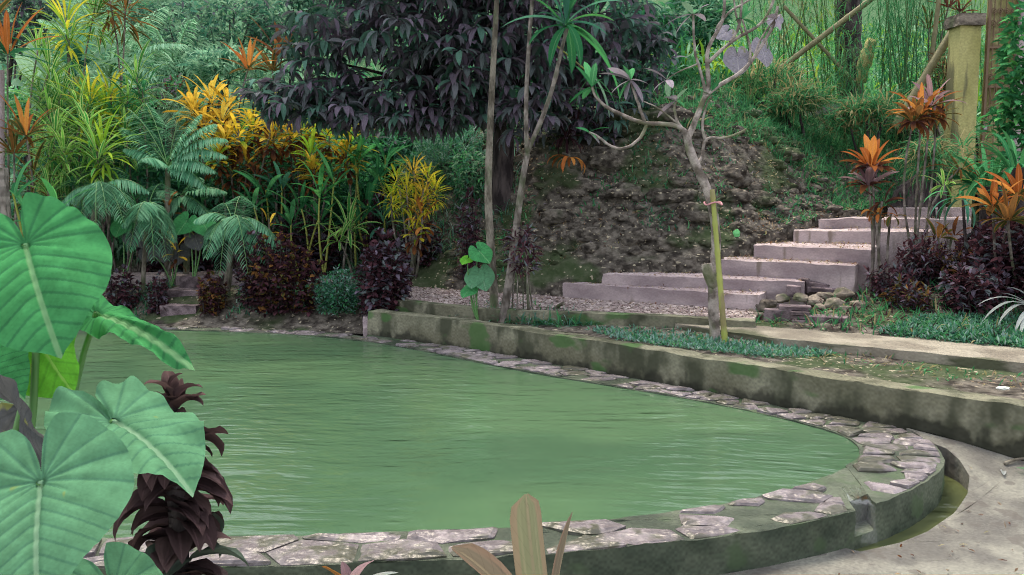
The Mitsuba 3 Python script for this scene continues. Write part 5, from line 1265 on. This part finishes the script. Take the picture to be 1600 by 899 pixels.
blades('bed_weeds', 'dark weeds and grass on the planted bank', on_ground(q[kk]), .14, .016, ['emerald', 'grass', 'straw', 'maroon'], (.8, .45), 1.0, weights=[.5, .2, .12, .18])
# leafy cover over the hill
n = 30000
yy = 12.6 + 26 * rng.random(n) ** 1.6
q = np.c_[rng.uniform(-.62, .62, n) * yy, yy]
kk = (q[:, 1] > np.interp(q[:, 0], TOE[:, 0], TOE[:, 1]) + np.interp(q[:, 0], [-3, -1, 7, 8], [.4, 3.2, 3.6, 1.0]))
q = on_ground(q[kk])
f_ = q[:, 0] / q[:, 1]
def undergrowth(name, label, sel, L, W, rows, el, droop, prof='lance', nseg=3):
    P = q[sel]; P = P + np.c_[np.zeros((len(P), 2)), rng.uniform(0, .35, len(P))]
    blades(name, label, P, L, W, rows, el, droop, prof, nseg, 'undergrowth')
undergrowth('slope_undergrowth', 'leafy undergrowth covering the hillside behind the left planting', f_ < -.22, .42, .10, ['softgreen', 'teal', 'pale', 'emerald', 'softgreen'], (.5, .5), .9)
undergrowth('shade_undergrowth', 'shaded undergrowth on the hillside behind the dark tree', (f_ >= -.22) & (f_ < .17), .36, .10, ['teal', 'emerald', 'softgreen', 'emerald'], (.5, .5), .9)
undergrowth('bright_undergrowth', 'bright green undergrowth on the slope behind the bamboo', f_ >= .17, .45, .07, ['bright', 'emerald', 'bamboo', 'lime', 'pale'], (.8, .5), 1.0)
# shrubs and small trees on the hill: each a thing of its own
def bush(name, label, px, py, Y, w, h, rows, n=900, L=.16, W=.06, el=(.2, .5), droop=.6, prof='lance', bsdf='m_leaf', cat='shrub', group=None, skin=.5):
    t = thing(name, label, cat, group)
    f = root(px, Y)
    for k in range(4): stem(t, f + [rng.normal(0, .15), rng.normal(0, .1), -.1], D(px + rng.normal(0, w * .4), py + rng.normal(0, h * .3), Y), .035, .012, 'm_darkbark')
    ells = [(px, py, Y, w * .8, h * .8, w * Y / FPX * .6)] + [(px + rng.normal(0, w * .5), py + rng.normal(0, h * .4), Y + rng.normal(0, .3), w * rng.uniform(.35, .6), h * rng.uniform(.35, .6), w * Y / FPX * .4) for _ in range(5)]
    crown(t, ells, n, L, W, rows, el, droop, prof, 3, skin, bsdf)
bush('misty_tree', 'misty grey green small leaved tree behind the orange tipped ti plant', 330, 45, 17.5, 110, 70, ['softgreen', 'teal', 'softgreen', 'plumgreen'], 3200, .17, .075, cat='tree')  # the mist is only in the paled leaf colours, the air is clear
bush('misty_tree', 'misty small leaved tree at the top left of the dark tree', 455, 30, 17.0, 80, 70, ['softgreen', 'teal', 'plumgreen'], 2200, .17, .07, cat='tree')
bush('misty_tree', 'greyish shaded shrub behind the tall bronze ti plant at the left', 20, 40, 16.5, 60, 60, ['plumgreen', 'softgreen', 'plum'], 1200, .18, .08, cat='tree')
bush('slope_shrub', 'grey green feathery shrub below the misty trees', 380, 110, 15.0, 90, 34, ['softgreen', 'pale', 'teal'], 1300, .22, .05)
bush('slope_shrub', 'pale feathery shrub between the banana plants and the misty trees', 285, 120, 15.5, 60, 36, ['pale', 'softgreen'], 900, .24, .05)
bush('slope_shrub', 'dark twiggy shrub above the golden croton', 265, 150, 13.8, 36, 30, ['plum', 'rust', 'emerald'], 500, .12, .05)
bush('slope_shrub', 'pale green small leaved shrub low at the left edge', 30, 165, 14.0, 40, 34, ['pale', 'bright'], 700, .11, .06)
bush('slope_shrub', 'teal feathery bush on the slope beside the yellow croton', 705, 225, 12.6, 60, 42, ['grassblue', 'teal', 'grass'], 1800, .13, .022, el=(.7, .4))
bush('slope_shrub', 'teal bush left of the dark tree trunk', 735, 275, 11.9, 40, 50, ['teal', 'emerald', 'softgreen'], 900, .10, .04)
bush('slope_shrub', 'dark shaded bush under the left limb of the dark tree', 600, 225, 13.0, 60, 40, ['emerald', 'teal', 'plumgreen'], 900, .16, .06)
bush('slope_shrub', 'shaded bush behind the ringed stem', 880, 150, 13.6, 70, 60, ['teal', 'emerald', 'plumgreen'], 1400, .18, .07)
bush('leafy_tree', 'teal leaved tree right of the dark tree', 1020, 60, 14.5, 60, 70, ['plumgreen', 'teal', 'emerald', 'softgreen'], 1800, .20, .08, el=(-.3, .4), droop=.9, cat='tree')
bush('leafy_tree', 'drooping grey green leaved tree behind the plumeria branches', 1010, 140, 13.9, 60, 50, ['plumgreen', 'softgreen', 'emerald'], 1300, .20, .08, el=(-.4, .4), droop=1.0, cat='tree')
bush('leafy_tree', 'green tree behind the upper plumeria branches', 1090, 30, 16.0, 60, 60, ['teal', 'emerald', 'softgreen'], 1500, .18, .07, cat='tree')
bush('grassy_bush', 'tufted grassy bush under the lavender leaves', 1200, 130, 13.9, 60, 34, ['grass', 'emerald', 'straw'], 1300, .30, .018, el=(.8, .5), droop=1.3, prof='grass')
bush('grassy_bush', 'grassy bush with drooping dry blades at the edge of the bank', 1245, 160, 13.4, 44, 24, ['grass', 'straw', 'emerald'], 800, .32, .018, el=(.6, .5), droop=1.6, prof='grass')
bush('grassy_bush', 'dark grassy bush below the fallen bamboo pole', 1350, 185, 12.8, 50, 30, ['emerald', 'grass', 'straw'], 1000, .36, .020, el=(.7, .5), droop=1.5, prof='grass')
bush('grassy_bush', 'straw coloured hanging grass under the pinkish cordyline', 1455, 245, 11.6, 36, 34, ['straw', 'grass', 'emerald'], 600, .30, .018, el=(.3, .5), droop=1.6, prof='grass')
bush('grassy_bush', 'dark hanging grass in front of the gate pillar', 1480, 120, 13.4, 26, 40, ['straw', 'rust', 'emerald'], 500, .30, .016, el=(.2, .5), droop=1.4, prof='grass')
# bamboo thickets
def bamboo(label, px, Y, top, n, spread, rows, poles=7, lean=0.):
    t = thing('bamboo_clump', label, 'bamboo')
    F = root(px, Y)
    tops = []
    for k in range(poles):
        b = F + [rng.normal(0, .16), rng.normal(0, .12), -.1]; e = D(px + rng.normal(lean, spread), top, Y + rng.normal(0, .25))
        stem(t, b, e, .013, .006, 'm_culm', .06, 10, 'culm'); tops.append((b, e))
    P = []
    for k in range(n):
        b, e = tops[k % poles]; f = rng.uniform(.18, 1.02)
        P.append(b + (e - b) * f + rng.normal(0, .10 + .10 * f, 3))
    P = np.array(P); n = len(P)
    mass(t, leaf_arrays(P, rng.uniform(0, 6.28, n), rng.normal(-.1, .6, n), .22 * rng.uniform(.6, 1.3, n), .022, rng.normal(.8, .3, n), 'lance', 3, .2, 0, list(rng.choice(rows, n))))
for lab, px, Y, top, n, sp_, rows in [('bamboo clump with feathery green leaves in the middle of the right thicket', 1420, 14.6, -60, 1500, 18, ['bamboo', 'emerald', 'teal']),
                                      ('dense dark bamboo clump left of the fallen pole', 1395, 14.2, -40, 1300, 16, ['emerald', 'emerald', 'bamboo']),
                                      ('pale bamboo clump behind the lavender leaves', 1235, 15.4, -60, 1100, 22, ['bamboo', 'bright', 'straw']),
                                      ('bright green bamboo clump beside the dark red trunk', 1290, 16.0, -60, 1100, 22, ['bright', 'bamboo', 'lime']),
                                      ('thin bamboo clump near the gate pillar', 1462, 15.0, -60, 1000, 16, ['bright', 'bamboo', 'emerald']),
                                      ('tall bamboo clump far behind the plumeria', 1180, 17.5, -60, 1200, 30, ['bamboo', 'teal', 'bright']),
                                      ('bright bamboo clump far behind the gate', 1520, 17.5, -60, 1100, 30, ['bright', 'bamboo', 'lime']),
                                      ('short bamboo tuft on the shoulder of the bank', 1330, 13.9, 60, 700, 22, ['bamboo', 'grass', 'emerald'])]:
    bamboo(lab, px, Y, top, n, sp_, rows)
def bpole(label, a, b, r, r2=None, name='bamboo_pole'):
    t = thing(name, label, 'pole')
    A, B = D(*a), D(*b)
    f = np.linspace(0, 1, 50)
    whole(t, tube(A + (B - A) * f[:, None], r + ((r2 or r) - r) * f + np.where(np.arange(50) % 8 == 4, .006, 0), 9), 'm_pole', True)
bpole('leaning cut bamboo pole in front of the gate pillar', (1396, 200, 13.0), (1500, 30, 13.2), .052, .058)
bpole('long fallen bamboo pole slanting across the thicket', (1205, 118, 14.8), (1368, -6, 14.6), .045)
bpole('thin bent bamboo pole behind the fallen one', (1345, 140, 15.0), (1225, 10, 15.2), .03)
bpole('upright bamboo pole near the gate pillar', (1448, 150, 14.0), (1470, -20, 14.2), .035)
dk = thing('red_trunk_tree', 'short dark reddish tree trunk high behind the bamboo', 'tree')
part(dk, 'trunk', wavy(tube(curve([root(1322, 16.4), D(1325, 40, 16.4), D(1330, -60, 16.5)], 14), .24, 10), .2, .04, 5), 'm_darkbark', True)
st = thing('broken_stump', 'broken pale ochre tree stump leaning on the slope', 'stump')
part(st, 'trunk', wavy(tube(curve([D(1345, 130, 14.9), D(1352, 95, 14.8), D(1362, 62, 14.8)], 10), [.08, .09, .1, .11, .12, .12, .11, .1, .1, .06], 8), .08, .03, 9), 'm_pillar', True)
# dark vegetation closing the shade behind the ringed stem and steps at the left
bush('slope_shrub', 'green shrub between the left hedge and the golden crotons', 350, 300, 13.0, 130, 60, ['emerald', 'teal'], 2200, .18, .07)
bush('slope_shrub', 'green shrub behind the palms at the left', 150, 280, 12.6, 120, 70, ['emerald', 'teal'], 2000, .20, .07)
bush('slope_shrub', 'green shrub behind the ginger plants', 540, 300, 12.8, 80, 60, ['emerald', 'teal'], 1600, .18, .07)
bush('slope_shrub', 'leafy green shrub behind the striped dracaenas', 150, 190, 13.0, 110, 60, ['emerald', 'bright', 'emerald', 'teal'], 2000, .20, .06)
bush('slope_shrub', 'green and rusty shrub behind the croton row', 450, 240, 13.2, 110, 50, ['emerald', 'teal', 'rust'], 1600, .18, .06)

# ================================================================ small things lying about
fl = thing('fallen_leaf', 'pale bluish dry leaf lying on the concrete yard at the right edge', 'leaf')
p = at_apron(1568, 748)
m_, u_ = leaf_mesh(leaf_arrays(p + [0, 0, .02], 1.1, .05, .16, .05, .25, 'lance', 7, .3, .2, 'whiteleaf', 5)); whole(fl, m_, 'm_leaf', True, u_)
f2 = thing('fallen_leaf', 'green leaf lying on the concrete yard at the right edge', 'leaf')
p = at_apron(1588, 738)
m_, u_ = leaf_mesh(leaf_arrays(p + [0, 0, .025], -.5, .08, .13, .045, .3, 'lance', 7, .3, -.2, 'bright', 5)); whole(f2, m_, 'm_leaf', True, u_)
tw = thing('fallen_twig', 'brownish twig lying behind the fallen leaves on the yard', 'twig')
whole(tw, tube(curve([at_apron(1570, 728) + [0, 0, .012], at_apron(1590, 723) + [0, 0, .02], at_apron(1625, 722) + [0, 0, .012]], 9), np.linspace(.010, .005, 9), 6), 'm_bark', True)
sk = thing('leaning_stick', 'short brown stick leaning on the terrace kerb', 'stick')
whole(sk, wavy(tube([at(852, 492, z=.20), at(880, 474, z=.40)], [.022, .018], 7), .04, .006, 12), 'm_bark', True)
bd = thing('flat_board', 'thin pale board lying on the weeds by the terrace kerb', 'board')
p = at(898, 503, z=.22); whole(bd, wavy(box(.30, .07, .018, p, -.35, .003), .05, .006, 9), 'm_step', 30)
sc1 = thing('paper_scrap', 'crumpled white scrap on the planting strip behind the wall', 'scrap')
p = at(1567, 607, z=.215); m = trimesh.creation.icosphere(2); m.vertices = m.vertices * (1 + .8 * (meshkit.fbm(m.vertices * 2.3, 3, 5) - .5))[:, None] * np.array([.045, .02, .014]) + p
scene['m_scrap'] = solid((.62, .66, .62), .7); whole(sc1, m, 'm_scrap', False)
sc2 = thing('green_scrap', 'bright green plastic scrap on the bare bank above the stairs', 'scrap')
p = D(1151, 362, 10.3); p[2] = gz(p[0], p[1]) + .03
m = trimesh.creation.icosphere(2); m.vertices = m.vertices * (1 + .8 * (meshkit.fbm(m.vertices * 2.3, 3, 8) - .5))[:, None] * np.array([.04, .02, .05]) + p
scene['m_greenscrap'] = solid((.16, .55, .20), .5); whole(sc2, m, 'm_greenscrap', False)
q = np.c_[rng.uniform(.6, 5.0, 900), rng.uniform(3.2, 5.9, 900)]
q = np.array([a for a in q if AP.buffer(-.03).contains(Point(a))])[:260]
blades('yard_litter', 'crumbs of dry leaf and soil scattered on the concrete yard', np.c_[q, apron_z(q[:, 0], q[:, 1]) + .008], .035, .016, ['litter', 'rust', 'straw', 'rust'], (.2, .3), .4, 'lance', 2, 'litter')
